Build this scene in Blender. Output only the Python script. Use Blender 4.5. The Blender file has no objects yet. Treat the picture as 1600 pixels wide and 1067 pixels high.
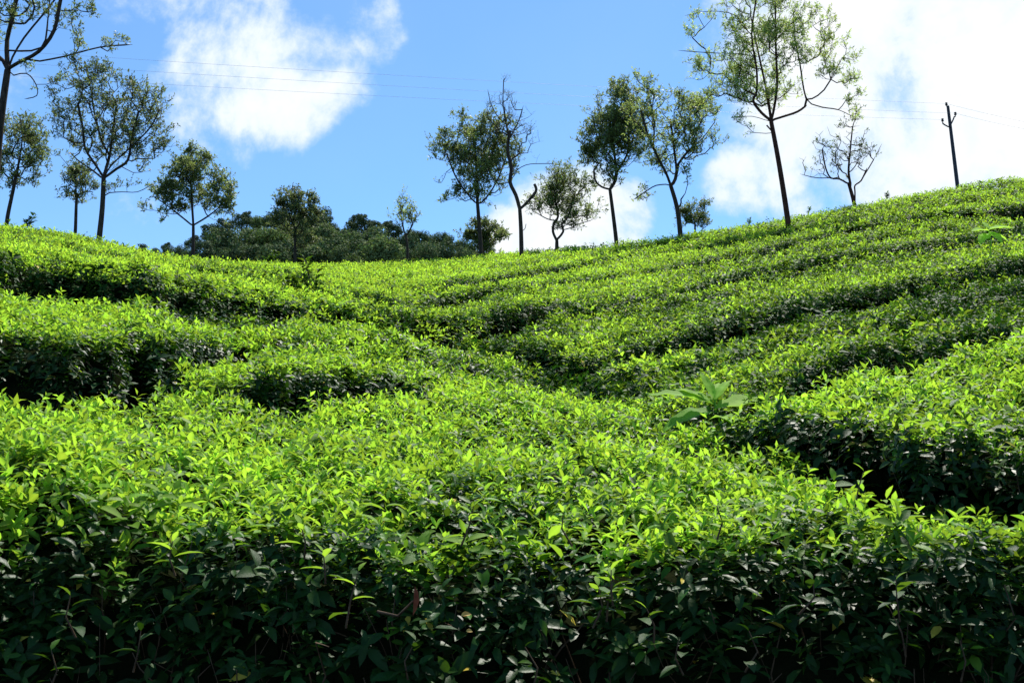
import bpy, math, random
import numpy as np
from mathutils import Vector

random.seed(4)
rng = np.random.default_rng(11)
SC = bpy.context.scene
COL = SC.collection
PI = math.pi

# ------------------------------------------------------------------ camera
F = 1716.0                      # focal length in pixels of a 1600 px wide picture
PITCH = math.radians(11.0)
EYE = 1.3
cam_d = bpy.data.cameras.new('camera')
cam_d.sensor_width = 36.0
cam_d.lens = 36.0 * F / 1600.0
cam_d.clip_start = 0.05
cam_d.clip_end = 9000.0
cam = bpy.data.objects.new('camera', cam_d)
COL.objects.link(cam)
cam.location = (0, 0, EYE)
cam.rotation_euler = (PI / 2 + PITCH, 0, 0)
SC.camera = cam
cp, sp = math.cos(PITCH), math.sin(PITCH)


def ray(u, v):
    """azimuth slope (x/y) and elevation slope (z/y) of a sight line"""
    X = (u - 800.0) / F
    V = (533.5 - v) / F
    dy = cp - V * sp
    return X / dy, (sp + V * cp) / dy


def P(u, v, Y):
    a, s = ray(u, v)
    return np.array([a * Y, Y, EYE + s * Y])


# ------------------------------------------------------------------ light
SUN_EL = math.radians(61)
SUN_AZ = math.radians(24)       # to the right of straight ahead (+Y)
SC.view_settings.view_transform = 'Standard'
SC.view_settings.look = 'None'
SC.view_settings.gamma = 1
SC.view_settings.exposure = 0.52
SC.view_settings.use_curve_mapping = False
cy = SC.cycles
cy.max_bounces = 6
cy.diffuse_bounces = 3
cy.glossy_bounces = 2
cy.transmission_bounces = 4
cy.transparent_max_bounces = 6
cy.caustics_reflective = False
cy.caustics_refractive = False
cy.sample_clamp_indirect = 6

sun_dir = Vector((math.sin(SUN_AZ) * math.cos(SUN_EL), math.cos(SUN_AZ) * math.cos(SUN_EL), math.sin(SUN_EL)))
sd = bpy.data.lights.new('sun', 'SUN')
sd.energy = 5.0
sd.angle = math.radians(0.53)
sd.color = (1.0, 0.95, 0.86)
sun = bpy.data.objects.new('sun', sd)
COL.objects.link(sun)
sun.rotation_euler = sun_dir.to_track_quat('Z', 'Y').to_euler()


def nd(nt, t, **kw):
    n = nt.nodes.new(t)
    for k, v in kw.items():
        setattr(n, k, v)
    return n


def math_(nt, op, a, b=None, c=None, clamp=False):
    n = nt.nodes.new('ShaderNodeMath')
    n.operation = op
    n.use_clamp = clamp
    for i, x in enumerate((a, b, c)):
        if x is None:
            continue
        if isinstance(x, (int, float)):
            n.inputs[i].default_value = x
        else:
            nt.links.new(x, n.inputs[i])
    return n.outputs[0]


def build_world():
    w = bpy.data.worlds.new('World')
    SC.world = w
    w.use_nodes = True
    nt = w.node_tree
    nt.nodes.clear()
    out = nd(nt, 'ShaderNodeOutputWorld')
    sky = nd(nt, 'ShaderNodeTexSky', sky_type='NISHITA')
    sky.sun_disc = False
    sky.sun_elevation = SUN_EL
    sky.sun_rotation = SUN_AZ
    sky.altitude = 1500
    sky.air_density = 1.0
    sky.dust_density = 0.6
    sky.ozone_density = 1.5
    tint = nd(nt, 'ShaderNodeMixRGB', blend_type='MULTIPLY')
    tint.inputs[0].default_value = 1
    tint.inputs[2].default_value = (.88, 1.22, 1.42, 1)
    nt.links.new(sky.outputs[0], tint.inputs[1])
    bg1 = nd(nt, 'ShaderNodeBackground')
    bg1.inputs[1].default_value = 0.107
    nt.links.new(tint.outputs[0], bg1.inputs[0])
    tc = nd(nt, 'ShaderNodeTexCoord')
    nrm = nd(nt, 'ShaderNodeVectorMath', operation='NORMALIZE')
    nt.links.new(tc.outputs['Generated'], nrm.inputs[0])
    D = nrm.outputs[0]
    # cloud banks: (u, v, radius in degrees, weight)
    blobs = [(370, 20, 4.6, .72), (470, 80, 3.4, .66), (350, 120, 3.8, .60), (250, 55, 3.8, .62), (590, 38, 1.9, .70), (430, 150, 2.8, .62), (300, 180, 2.2, .5),
             (90, 30, 6.0, .45), (230, 250, 3.5, .18),
             (1460, 40, 9.0, .98), (1500, 170, 7.0, .92), (1370, 90, 4.8, .82), (1240, 290, 2.6, .62), (1160, 285, 2.0, .62), (1310, 200, 3.0, .8), (1120, 40, 4.0, .38),
             (1400, 300, 4.5, .62), (1580, 300, 4, .5), (1800, 120, 9.0, .75),
             (960, 350, 2.2, .95), (900, 365, 3.4, 1.1), (820, 378, 2.0, .9), (905, 290, 1.8, .6), (1300, -250, 9, .8), (200, -300, 10, .5)]
    acc = None
    for (u, v, r, wgt) in blobs:
        a, s = ray(u, v)
        c = Vector((a, 1, s)).normalized()
        dp = nd(nt, 'ShaderNodeVectorMath', operation='DOT_PRODUCT')
        nt.links.new(D, dp.inputs[0])
        dp.inputs[1].default_value = c
        mr = nd(nt, 'ShaderNodeMapRange', interpolation_type='SMOOTHSTEP')
        mr.inputs[1].default_value = math.cos(math.radians(r * 1.45))
        mr.inputs[2].default_value = 1.0 - (1 - math.cos(math.radians(r))) * 0.12
        mr.inputs[3].default_value = 0
        mr.inputs[4].default_value = wgt
        nt.links.new(dp.outputs['Value'], mr.inputs[0])
        acc = mr.outputs[0] if acc is None else math_(nt, 'MAXIMUM', acc, mr.outputs[0])
    # billows
    n1 = nd(nt, 'ShaderNodeTexNoise')
    n1.inputs['Scale'].default_value = 8.0
    n1.inputs['Detail'].default_value = 9
    n1.inputs['Roughness'].default_value = 0.62
    n1.inputs['Distortion'].default_value = 0.15
    nt.links.new(D, n1.inputs['Vector'])
    n2 = nd(nt, 'ShaderNodeTexNoise')
    n2.inputs['Scale'].default_value = 3.1
    n2.inputs['Detail'].default_value = 4
    nt.links.new(D, n2.inputs['Vector'])
    # broken cloud elsewhere in the sky, well away from the banks above
    sep = nd(nt, 'ShaderNodeSeparateXYZ')
    nt.links.new(D, sep.inputs[0])
    other = math_(nt, 'MULTIPLY', math_(nt, 'SUBTRACT', n2.outputs[0], 0.47), 3.0, clamp=True)
    away = nd(nt, 'ShaderNodeMapRange', interpolation_type='SMOOTHSTEP')
    away.inputs[1].default_value = 0.80
    away.inputs[2].default_value = 0.60
    nt.links.new(sep.outputs[1], away.inputs[0])
    acc = math_(nt, 'MAXIMUM', acc, math_(nt, 'MULTIPLY', other, away.outputs[0]))
    dens = math_(nt, 'ADD', acc, math_(nt, 'MULTIPLY', math_(nt, 'SUBTRACT', n1.outputs[0], 0.5), 2.5))
    m = nd(nt, 'ShaderNodeMapRange', interpolation_type='SMOOTHSTEP')
    m.inputs[1].default_value = 0.38
    m.inputs[2].default_value = 0.92
    nt.links.new(dens, m.inputs[0])
    # a thin veil of haze cloud, faint
    veil = math_(nt, 'MULTIPLY', math_(nt, 'SUBTRACT', n2.outputs[0], 0.45), 0.40, clamp=True)
    mask = math_(nt, 'MAXIMUM', m.outputs[0], veil)
    bg2 = nd(nt, 'ShaderNodeBackground')
    cr = nd(nt, 'ShaderNodeValToRGB')
    cr.color_ramp.elements[0].position = 0.30
    cr.color_ramp.elements[0].color = (0.52, 0.70, 0.90, 1)
    cr.color_ramp.elements[1].position = 1.0
    cr.color_ramp.elements[1].color = (1.0, 1.0, 1.0, 1)
    ce = cr.color_ramp.elements.new(.62); ce.color = (.80, .89, .97, 1)
    nt.links.new(math_(nt, 'MULTIPLY', dens, 0.78, clamp=True), cr.inputs[0])
    nt.links.new(cr.outputs[0], bg2.inputs[0])
    bg2.inputs[1].default_value = 0.78
    mx = nd(nt, 'ShaderNodeMixShader')
    nt.links.new(mask, mx.inputs[0])
    nt.links.new(bg1.outputs[0], mx.inputs[1])
    nt.links.new(bg2.outputs[0], mx.inputs[2])
    nt.links.new(mx.outputs[0], out.inputs[0])


build_world()


# ------------------------------------------------------------------ helpers
def tag(o, label=None, cat=None, group=None, kind=None):
    if label: o['label'] = label
    if cat: o['category'] = cat
    if group: o['group'] = group
    if kind: o['kind'] = kind
    return o


def empty(name, loc, label=None, cat=None, group=None):
    o = bpy.data.objects.new(name, None)
    o.empty_display_size = 0.2
    o.location = Vector([float(c) for c in loc])
    COL.objects.link(o)
    return tag(o, label, cat, group)


def mesh_np(name, verts, faces, mat, tint=None, smooth=True):
    """faces: list of int arrays (n,3) or (n,4). tint: (nverts,4) or None"""
    me = bpy.data.meshes.new(name)
    verts = np.asarray(verts, dtype=np.float32)
    me.vertices.add(len(verts))
    me.vertices.foreach_set('co', verts.ravel())
    idx = np.concatenate([f.ravel() for f in faces]).astype(np.int32)
    tot = np.concatenate([np.full(len(f), f.shape[1], dtype=np.int32) for f in faces])
    st = np.concatenate([[0], np.cumsum(tot)[:-1]]).astype(np.int32)
    me.loops.add(len(idx))
    me.loops.foreach_set('vertex_index', idx)
    me.polygons.add(len(tot))
    me.polygons.foreach_set('loop_start', st)
    me.polygons.foreach_set('loop_total', tot)
    me.polygons.foreach_set('use_smooth', np.full(len(tot), smooth, dtype=bool))
    if tint is not None:
        at = me.attributes.new('tint', 'FLOAT_COLOR', 'POINT')
        at.data.foreach_set('color', np.asarray(tint, dtype=np.float32).ravel())
    me.update(calc_edges=True)
    if mat: me.materials.append(mat)
    return me


def put(name, me, parent=None, loc=None):
    o = bpy.data.objects.new(name, me)
    COL.objects.link(o)
    if parent is not None: o.parent = parent
    if loc is not None: o.location = Vector([float(c) for c in loc])
    return o


def lattice(n=256, seed=0):
    return np.random.default_rng(seed).random((n, n))


LAT = lattice(256, 5)


def vnoise(x, y):
    xi = np.floor(x).astype(int); yi = np.floor(y).astype(int)
    fx = x - xi; fy = y - yi
    fx = fx * fx * (3 - 2 * fx); fy = fy * fy * (3 - 2 * fy)
    a = LAT[xi & 255, yi & 255]; b = LAT[(xi + 1) & 255, yi & 255]
    c = LAT[xi & 255, (yi + 1) & 255]; d = LAT[(xi + 1) & 255, (yi + 1) & 255]
    return (a * (1 - fx) + b * fx) * (1 - fy) + (c * (1 - fx) + d * fx) * fy


def fbm(x, y, o=3):
    r = 0; amp = 0.5; tot = 0
    for i in range(o):
        r = r + amp * vnoise(x * 2 ** i + 17.3 * i, y * 2 ** i + 5.1 * i); tot += amp; amp *= 0.5
    return r / tot


def unit(v):
    return v / np.maximum(np.linalg.norm(v, axis=-1, keepdims=True), 1e-9)


def smooth(e0, e1, x):
    t = np.clip((x - e0) / (e1 - e0), 0, 1)
    return t * t * (3 - 2 * t)


# ------------------------------------------------------------------ materials
def new_mat(name):
    m = bpy.data.materials.new(name)
    m.use_nodes = True
    nt = m.node_tree
    nt.nodes.clear()
    return m, nt, nd(nt, 'ShaderNodeOutputMaterial')


def leaf_material(name, old, mid, young, trans_old, trans_young, rough_old=.34, rough_young=.42, tr=(.25, .5), spec=.5):
    """tint.r = youth, tint.g = random, tint.b = closeness to the midrib"""
    m, nt, out = new_mat(name)
    at = nd(nt, 'ShaderNodeAttribute', attribute_name='tint')
    sp_ = nd(nt, 'ShaderNodeSeparateColor')
    nt.links.new(at.outputs['Color'], sp_.inputs[0])
    age, rnd, rib = sp_.outputs[0], sp_.outputs[1], sp_.outputs[2]
    cr = nd(nt, 'ShaderNodeValToRGB')
    e = cr.color_ramp.elements
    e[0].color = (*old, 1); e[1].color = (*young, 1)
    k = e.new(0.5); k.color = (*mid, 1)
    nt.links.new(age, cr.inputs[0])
    # per leaf variation and blotches
    tc = nd(nt, 'ShaderNodeTexCoord')
    nz = nd(nt, 'ShaderNodeTexNoise')
    nz.inputs['Scale'].default_value = 45
    nz.inputs['Detail'].default_value = 3
    nt.links.new(tc.outputs['Object'], nz.inputs['Vector'])
    val = math_(nt, 'ADD', math_(nt, 'MULTIPLY', rnd, 0.7), math_(nt, 'MULTIPLY', nz.outputs[0], 0.5))
    val = math_(nt, 'ADD', val, 0.42)
    val = math_(nt, 'ADD', val, math_(nt, 'MULTIPLY', rib, 0.16))
    # bush by bush differences, and a rare yellowed leaf
    nbig = nd(nt, 'ShaderNodeTexNoise')
    nbig.inputs['Scale'].default_value = 1.1
    nbig.inputs['Detail'].default_value = 2
    geo = nd(nt, 'ShaderNodeNewGeometry')
    nt.links.new(geo.outputs['Position'], nbig.inputs['Vector'])
    val = math_(nt, 'MULTIPLY', val, math_(nt, 'ADD', 0.62, math_(nt, 'MULTIPLY', nbig.outputs[0], 0.76)))
    yel = math_(nt, 'GREATER_THAN', rnd, 0.994)
    ym = nd(nt, 'ShaderNodeMixRGB')
    nt.links.new(yel, ym.inputs[0]); nt.links.new(cr.outputs[0], ym.inputs[1])
    ym.inputs[2].default_value = (.34, .24, .035, 1)
    hs = nd(nt, 'ShaderNodeHueSaturation')
    nt.links.new(ym.outputs[0], hs.inputs['Color'])
    nt.links.new(val, hs.inputs['Value'])
    nt.links.new(math_(nt, 'ADD', 0.484, math_(nt, 'MULTIPLY', rnd, 0.03)), hs.inputs['Hue'])
    bs = nd(nt, 'ShaderNodeBsdfPrincipled')
    nt.links.new(hs.outputs[0], bs.inputs['Base Color'])
    bs.inputs['Specular IOR Level'].default_value = spec
    nt.links.new(math_(nt, 'ADD', rough_old, math_(nt, 'MULTIPLY', age, rough_young - rough_old)), bs.inputs['Roughness'])
    tl = nd(nt, 'ShaderNodeBsdfTranslucent')
    c2 = nd(nt, 'ShaderNodeMixRGB')
    c2.inputs[1].default_value = (*trans_old, 1)
    c2.inputs[2].default_value = (*trans_young, 1)
    nt.links.new(age, c2.inputs[0])
    h2 = nd(nt, 'ShaderNodeHueSaturation')
    nt.links.new(c2.outputs[0], h2.inputs['Color'])
    nt.links.new(val, h2.inputs['Value'])
    nt.links.new(math_(nt, 'ADD', 0.484, math_(nt, 'MULTIPLY', rnd, 0.03)), h2.inputs['Hue'])
    nt.links.new(h2.outputs[0], tl.inputs[0])
    bump = nd(nt, 'ShaderNodeBump')
    bump.inputs['Strength'].default_value = 0.25
    bump.inputs['Distance'].default_value = 0.004
    nb = nd(nt, 'ShaderNodeTexNoise')
    nb.inputs['Scale'].default_value = 120
    nt.links.new(tc.outputs['Object'], nb.inputs['Vector'])
    nt.links.new(nb.outputs[0], bump.inputs['Height'])
    nt.links.new(bump.outputs[0], bs.inputs['Normal'])
    mx = nd(nt, 'ShaderNodeMixShader')
    nt.links.new(math_(nt, 'ADD', tr[0], math_(nt, 'MULTIPLY', age, tr[1] - tr[0])), mx.inputs[0])
    nt.links.new(bs.outputs[0], mx.inputs[1])
    nt.links.new(tl.outputs[0], mx.inputs[2])
    nt.links.new(mx.outputs[0], out.inputs[0])
    return m


def rough_material(name, c1, c2, scale=8.0, rough=.9, bump=.4, dist=.02, stretch=(1, 1, 1), spec=.2):
    m, nt, out = new_mat(name)
    tc = nd(nt, 'ShaderNodeTexCoord')
    mp = nd(nt, 'ShaderNodeMapping')
    mp.inputs['Scale'].default_value = stretch
    nt.links.new(tc.outputs['Object'], mp.inputs[0])
    nz = nd(nt, 'ShaderNodeTexNoise')
    nz.inputs['Scale'].default_value = scale
    nz.inputs['Detail'].default_value = 6
    nz.inputs['Roughness'].default_value = .65
    nt.links.new(mp.outputs[0], nz.inputs['Vector'])
    cr = nd(nt, 'ShaderNodeValToRGB')
    cr.color_ramp.elements[0].position = .35
    cr.color_ramp.elements[0].color = (*c1, 1)
    cr.color_ramp.elements[1].position = .68
    cr.color_ramp.elements[1].color = (*c2, 1)
    nt.links.new(nz.outputs[0], cr.inputs[0])
    bs = nd(nt, 'ShaderNodeBsdfPrincipled')
    bs.inputs['Roughness'].default_value = rough
    bs.inputs['Specular IOR Level'].default_value = spec
    nt.links.new(cr.outputs[0], bs.inputs['Base Color'])
    b = nd(nt, 'ShaderNodeBump')
    b.inputs['Strength'].default_value = bump
    b.inputs['Distance'].default_value = dist
    nt.links.new(nz.outputs[0], b.inputs['Height'])
    nt.links.new(b.outputs[0], bs.inputs['Normal'])
    nt.links.new(bs.outputs[0], out.inputs[0])
    return m


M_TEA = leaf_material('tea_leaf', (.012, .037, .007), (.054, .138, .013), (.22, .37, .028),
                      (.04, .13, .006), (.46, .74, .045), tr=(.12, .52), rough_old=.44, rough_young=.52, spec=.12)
M_TEA_FAR = leaf_material('tea_leaf_upslope', (.020, .056, .009), (.066, .160, .015), (.24, .39, .028),
                          (.05, .15, .008), (.52, .80, .05), tr=(.15, .54), rough_old=.55, rough_young=.58, spec=.08)
M_TREE = leaf_material('tree_leaf', (.068, .096, .035), (.150, .205, .062), (.26, .37, .09),
                       (.16, .20, .06), (.48, .60, .14), tr=(.32, .52), rough_old=.5, rough_young=.5, spec=.35)
M_FOREST = leaf_material('forest_leaf', (.066, .098, .046), (.130, .175, .072), (.22, .27, .09),
                         (.03, .06, .01), (.16, .26, .05), tr=(.15, .3), rough_old=.75, rough_young=.75, spec=.08)
M_WEED = leaf_material('broad_leaf', (.08, .22, .03), (.20, .42, .04), (.34, .58, .06),
                       (.08, .25, .02), (.50, .82, .07), tr=(.35, .55), rough_old=.6, rough_young=.65, spec=.12)
M_CORE = rough_material('bush_inner_shade', (.006, .009, .004), (.014, .016, .007), 14, 1.0, .6, .03, spec=.0)  # near-black colour stands in for the shade among the leaves
M_SOIL = rough_material('dark_soil', (.018, .011, .007), (.045, .028, .018), 5, 1.0, .7, .05, spec=.05)
M_TWIG = rough_material('tea_twig', (.05, .03, .018), (.13, .085, .05), 40, .8, .4, .003)
M_BARK = rough_material('bark', (.028, .020, .016), (.085, .066, .052), 6, .95, .8, .03, stretch=(3, 3, .7), spec=.1)
M_BARK_RED = rough_material('reddish_bark', (.035, .016, .012), (.11, .050, .036), 6, .95, .8, .03, stretch=(3, 3, .7), spec=.1)
M_STEEL = rough_material('weathered_steel', (.018, .016, .022), (.045, .04, .05), 9, .6, .2, .004, spec=.4)
M_CERAMIC = rough_material('insulator_glaze', (.03, .015, .012), (.05, .025, .02), 4, .2, .05, .001, spec=.5)
M_WIRE = rough_material('aluminium_wire', (.30, .32, .35), (.42, .44, .47), 4, .5, .1, .001, spec=.5)
M_DRY = rough_material('withered_leaf', (.16, .035, .015), (.30, .09, .04), 30, .7, .4, .003)
M_YEL = rough_material('yellow_leaf', (.45, .25, .05), (.6, .40, .10), 30, .6, .3, .002)

# ------------------------------------------------------------------ the hillside: one continuous relief of the bush tops
NA, NY = 800, 1050
A0, A1 = -0.98, 0.98
Y0, Y1 = 2.05, 75.0
ag = np.linspace(A0, A1, NA)
lg = np.linspace(math.log(Y0), math.log(Y1), NY)
yg = np.exp(lg)
cols = {
    0: [(808, 2.4), (700, 3.1), (595, 4.3), (510, 5.3), (465, 7), (425, 8.4), (395, 12), (365, 19), (342, 28)],
    300: [(825, 2.4), (705, 3.3), (600, 4.9), (560, 6), (520, 7.6), (480, 9.8), (450, 13), (430, 18), (418, 26), (411, 37)],
    650: [(835, 2.4), (700, 3.9), (640, 5.2), (540, 8.5), (480, 12.5), (440, 19), (418, 31), (408, 45)],
    950: [(845, 2.4), (700, 3.8), (620, 5.5), (560, 7.5), (500, 10.8), (450, 15.5), (410, 24), (378, 39)],
    1230: [(848, 2.4), (705, 3.65), (620, 5.0), (540, 7.5), (480, 10.5), (420, 16), (370, 24), (338, 35)],
    1600: [(850, 2.4), (762, 3.2), (684, 3.9), (520, 5.8), (460, 9.5), (400, 14), (330, 23), (268, 35)],
}
a_c, s_c, ysk_c = [], [], []
for u in sorted(cols):
    pts = cols[u]
    ly = np.log([p[1] for p in pts])
    aa = [ray(u, p[0])[0] for p in pts]
    ss = [ray(u, p[0])[1] for p in pts]
    a_c.append(np.interp(lg, ly, aa))
    ysk = pts[-1][1]
    s = np.interp(lg, ly, ss)
    # first stretch: level off towards the camera
    n0 = yg < pts[0][1]
    s[n0] = ss[0] * pts[0][1] / yg[n0] * 1.0
    k = yg > ysk                     # beyond the crest the hill rounds off and falls away
    t = yg[k] - ysk
    zc = ss[-1] * ysk
    drop = np.where(t < 9, .20 * t - .022 * t * t, .20 * 9 - .022 * 81 - .196 * (t - 9))
    s[k] = (zc + drop) / yg[k]
    s_c.append(s)
    ysk_c.append(ysk)
a_c = np.array(a_c); s_c = np.array(s_c)
S = np.empty((NA, NY))
YSK = np.empty(NA)
for j in range(NY):
    S[:, j] = np.interp(ag, a_c[:, j], s_c[:, j])
YSK = np.interp(ag, a_c[:, -1], ysk_c)


def blur(M, r, axis):
    k = np.hanning(2 * r + 3)[1:-1]; k /= k.sum()
    pad = [(0, 0), (0, 0)]; pad[axis] = (r, r)
    Q = np.pad(M, pad, mode='edge')
    return np.apply_along_axis(lambda c: np.convolve(c, k, 'valid'), axis, Q)


S = blur(blur(S, 42, 0), 22, 1)
YSK = np.convolve(np.pad(YSK, 40, mode='edge'), np.hanning(83)[1:-1] / np.hanning(83).sum(), 'valid')[:NA]
YY = np.broadcast_to(yg, (NA, NY))
XX = ag[:, None] * yg[None, :]
MACRO = EYE + S * YY

# rows of bushes: each line is the downhill edge of a furrow, (u, v, strength, width)
LINES = [
    [(-400, 596, 1, .8), (0, 600, 1, .8), (120, 612, 1, .7), (200, 612, .9, .55), (290, 598, .25, .2), (360, 614, .5, .2), (430, 628, 1, .24), (540, 624, 1, .24), (630, 606, .6, .2),
     (700, 606, .12, .2), (900, 615, .1, .2), (1030, 645, .1, .2), (1110, 668, .2, .16), (1190, 693, .6, .12), (1300, 733, .95, .16), (1400, 762, 1, .20), (1600, 788, 1, .30), (2000, 810, 1, .4)],
    [(-400, 588, 0, .2), (150, 596, 0, .2), (230, 583, .4, .2), (310, 568, .6, .22), (400, 566, .45, .2), (520, 563, .2, .2), (690, 556, .3, .2), (800, 570, .15, .2), (900, 596, .2, .2),
     (1020, 628, .05, .2), (1120, 645, .05, .2), (1200, 645, .12, .2), (1260, 622, .4, .2), (1330, 594, .55, .22), (1450, 556, .55, .22), (1600, 515, .5, .22), (2000, 470, .5, .25)],
    [(-400, 440, 1, 1.0), (0, 458, 1, .95), (130, 473, 1, .85), (250, 498, 1, .75), (330, 508, .95, .6), (420, 508, .7, .4), (540, 502, .55, .3), (640, 506, .15, .2), (760, 533, .1, .2),
     (860, 568, .2, .2), (950, 588, .35, .25), (1050, 576, .4, .25), (1130, 566, .3, .25), (1250, 545, .35, .25), (1400, 512, .4, .3), (1600, 462, .4, .3), (2000, 400, .6, .4)],
    [(-400, 380, .4, .4), (0, 392, .5, .4), (130, 402, .5, .4), (220, 415, .8, .5), (330, 440, .8, .5), (430, 460, .45, .4), (550, 482, .25, .3), (680, 502, .15, .3), (800, 535, .3, .3),
     (880, 562, .5, .35), (1000, 545, 1, .45), (1130, 518, .8, .45), (1250, 492, .5, .4), (1350, 462, .6, .4), (1480, 432, .7, .5), (1560, 425, 1, .8), (1700, 400, 1, .8), (2000, 350, 1, .6)],
    [(-400, 340, .3, .4), (0, 366, .4, .4), (150, 388, .4, .4), (270, 410, .5, .45), (400, 437, .3, .4), (500, 458, .4, .4), (600, 476, .3, .4), (690, 499, .5, .4), (760, 497, 1, .7),
     (830, 487, 1, .7), (900, 480, .4, .4), (1050, 460, .5, .4), (1200, 425, .6, .5), (1400, 388, .8, .5), (1510, 376, 1, .6), (1600, 360, .8, .5), (2000, 300, .6, .5)],
    [(-400, 325, .3, .4), (0, 351, .3, .4), (150, 378, .3, .4), (300, 414, .3, .4), (420, 428, .3, .4), (480, 446, .8, .6), (540, 455, .5, .4), (600, 466, .8, .6), (690, 466, .9, .6),
     (830, 447, .5, .5), (1000, 428, .6, .5), (1200, 392, .6, .5), (1350, 352, .7, .55), (1600, 322, .6, .5), (2000, 270, .6, .5)],
    [(-400, 318, .2, .4), (0, 346, .3, .4), (300, 412, .3, .5), (500, 430, .35, .5), (600, 440, .5, .5), (700, 443, .6, .6), (840, 426, .6, .6), (950, 408, 1, .8), (1040, 395, 1, .8),
     (1200, 371, .6, .6), (1400, 335, .7, .6), (1600, 300, .6, .6), (2000, 250, .6, .6)],
    [(-400, 318, 0, .4), (0, 345, 0, .4), (300, 411.5, .2, .4), (400, 421, .5, .6), (520, 424, .4, .6), (640, 427, .6, .7), (720, 425, .6, .7), (800, 417, .4, .6), (900, 399, .4, .6), (1000, 386, .7, .7),
     (1230, 353, .5, .6), (1600, 284, .4, .6), (2000, 240, .4, .6)],
]


def y_on(a, s):
    i = int(np.clip(np.searchsorted(ag, a), 1, NA - 1))
    col = np.maximum.accumulate(S[i])
    jmax = np.searchsorted(yg, YSK[i] * .97)
    return math.exp(np.interp(s, col[:jmax] + np.arange(jmax) * 1e-9, lg[:jmax]))


YK, SK, WK = [], [], []
prev = None
for L in LINES:
    aa, yy, st, wd = [], [], [], []
    for (u, v, s_, w_) in L:
        a, s = ray(u, v)
        a_ = min(max(a, A0), A1)
        aa.append(a); yy.append(math.log(y_on(a_, s))); st.append(s_); wd.append(w_)
    yk = np.exp(np.interp(ag, aa, yy))
    yk = np.convolve(np.pad(yk, 9, mode='edge'), np.hanning(21)[1:-1] / np.hanning(21).sum(), 'valid')[:NA]
    if prev is not None:
        yk = np.maximum(yk, prev + .35 + .03 * prev)
    prev = yk
    YK.append(yk); SK.append(np.interp(ag, aa, st)); WK.append(np.interp(ag, aa, wd))
NL = len(LINES)

# front edge of the nearest hedge wanders a little
X2 = ag * 2.4
FRONT = 2.36 + .10 * (fbm(X2 * 1.7 + 9, X2 * 0 + 3, 3) - .5) + .05 * np.sin(X2 * 5.1)
FRONT = FRONT + .04 * (fbm(X2 * 9, X2 * 0 + 8, 2) - .5)

OFF = np.zeros((NA, NY))
DEPTH = np.zeros((NA, NY))
for k in range(NL):
    yk, sk, wk = YK[k], SK[k], WK[k]
    xk = ag * yk
    g = np.gradient(yk) / np.gradient(xk)
    g = np.clip(g, -3, 3)
    cosg = 1 / np.sqrt(1 + g * g)
    wig = .22 * (fbm(XX * .9 + 31 * k, YY * .9, 2) - .5) * (.6 + yg[None, :] / 20)
    d = (YY - yk[:, None]) * cosg[:, None] + wig
    br = fbm(XX * .45 + k * 7.7, YY * .3 + k * 3.1, 2)
    s_ = sk[:, None] * (1 if k == 0 else np.clip(.68 + .62 * br, .5, 1.15))
    s_ = np.clip(s_, 0, 1.05)
    W = wk[:, None] * (.75 + .25 * s_)
    tt = (d - W * .5) / (W * .5)
    tro = np.exp(-np.abs(tt) ** 5.5)
    dep = (.78 if k < 3 else .62) * s_ ** 1.3
    near_side = np.where(d < 0, np.exp(np.clip(d, -9, 0) / .55), 0)
    far_side = np.where(d > W, np.exp(-(np.clip(d - W, 0, 30)) / 1.3), 0)
    DEPTH = np.maximum(DEPTH, tro * s_)
    OFF = OFF - tro * dep - near_side * (.12 if k == 2 else .02 if k == 0 else .08) * s_ + far_side * (.17 if k == 2 else .12) * s_
# fractional row coordinate
Q = np.full((NA, NY), -1.0)
lnY = np.broadcast_to(lg, (NA, NY))
edges = [np.log(FRONT)] + [np.log(y) for y in YK] + [np.log(YK[-1] * 1.6)]
for k in range(NL + 1):
    e0 = edges[k][:, None]; e1 = edges[k + 1][:, None]
    t = (lnY - e0) / (e1 - e0)
    Q = np.where((t >= 0), k + np.minimum(t, 1), Q)
RID = np.clip(np.floor(Q).astype(int), 0, NL)
far = smooth(5, 16, YY)
# secondary furrows that run with the rows, and bush by bush relief
st1 = fbm(Q * 5.0 + 3, XX * .16 + Q, 3)
st2 = fbm(Q * 10.0 + 40, XX * .26 + 9, 2)
OFF += far * (-.42 * smooth(.56, .78, st1) - .22 * smooth(.58, .8, st2) + .10 * (st1 - .5))
OFF += (1 - .5 * far) * .12 * (fbm(XX * 1.6, YY * 1.6, 3) - .5)
OFF += (.13 - .07 * far) * (fbm(XX * 5.5 + 50, YY * 5.5, 2) - .5)
# finer furrows between the main ones, on the upper slopes
ph = Q * 2.6 + .9 * (fbm(XX * .25 + 5, YY * .25 + 70, 2) - .5)
fr_ = np.abs(ph - np.floor(ph) - .5)
OFF -= far * .30 * (1 - smooth(.05, .15, fr_)) * smooth(.30, .52, fbm(XX * .22 + 91, Q * 2.0 + 33, 2))
i_f = [ray(u, v) for (u, v) in [(480, 412), (620, 450), (800, 540), (900, 600), (1030, 640)]]
y_f = np.array([math.log(y_on(a, s)) for a, s in i_f]); o_f = np.argsort(y_f)
FOLDX = (ag[:, None] - np.interp(lg, y_f[o_f], np.array([f[0] for f in i_f])[o_f])[None, :]) * YY
mid = smooth(5.5, 8, YY) * (1 - smooth(24, 32, YY))
OFF -= mid * .12 * np.exp(-(np.abs(FOLDX) / (.5 + .05 * YY)) ** 1.5)      # the crease of the dell
OFF += mid * .12 * smooth(0, 2.5, -FOLDX) * (1 - smooth(5, 9, -FOLDX))
holes = smooth(.70, .85, fbm(XX * .8 + 77, YY * .8 + 12, 3))
OFF -= holes * .25
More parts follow.
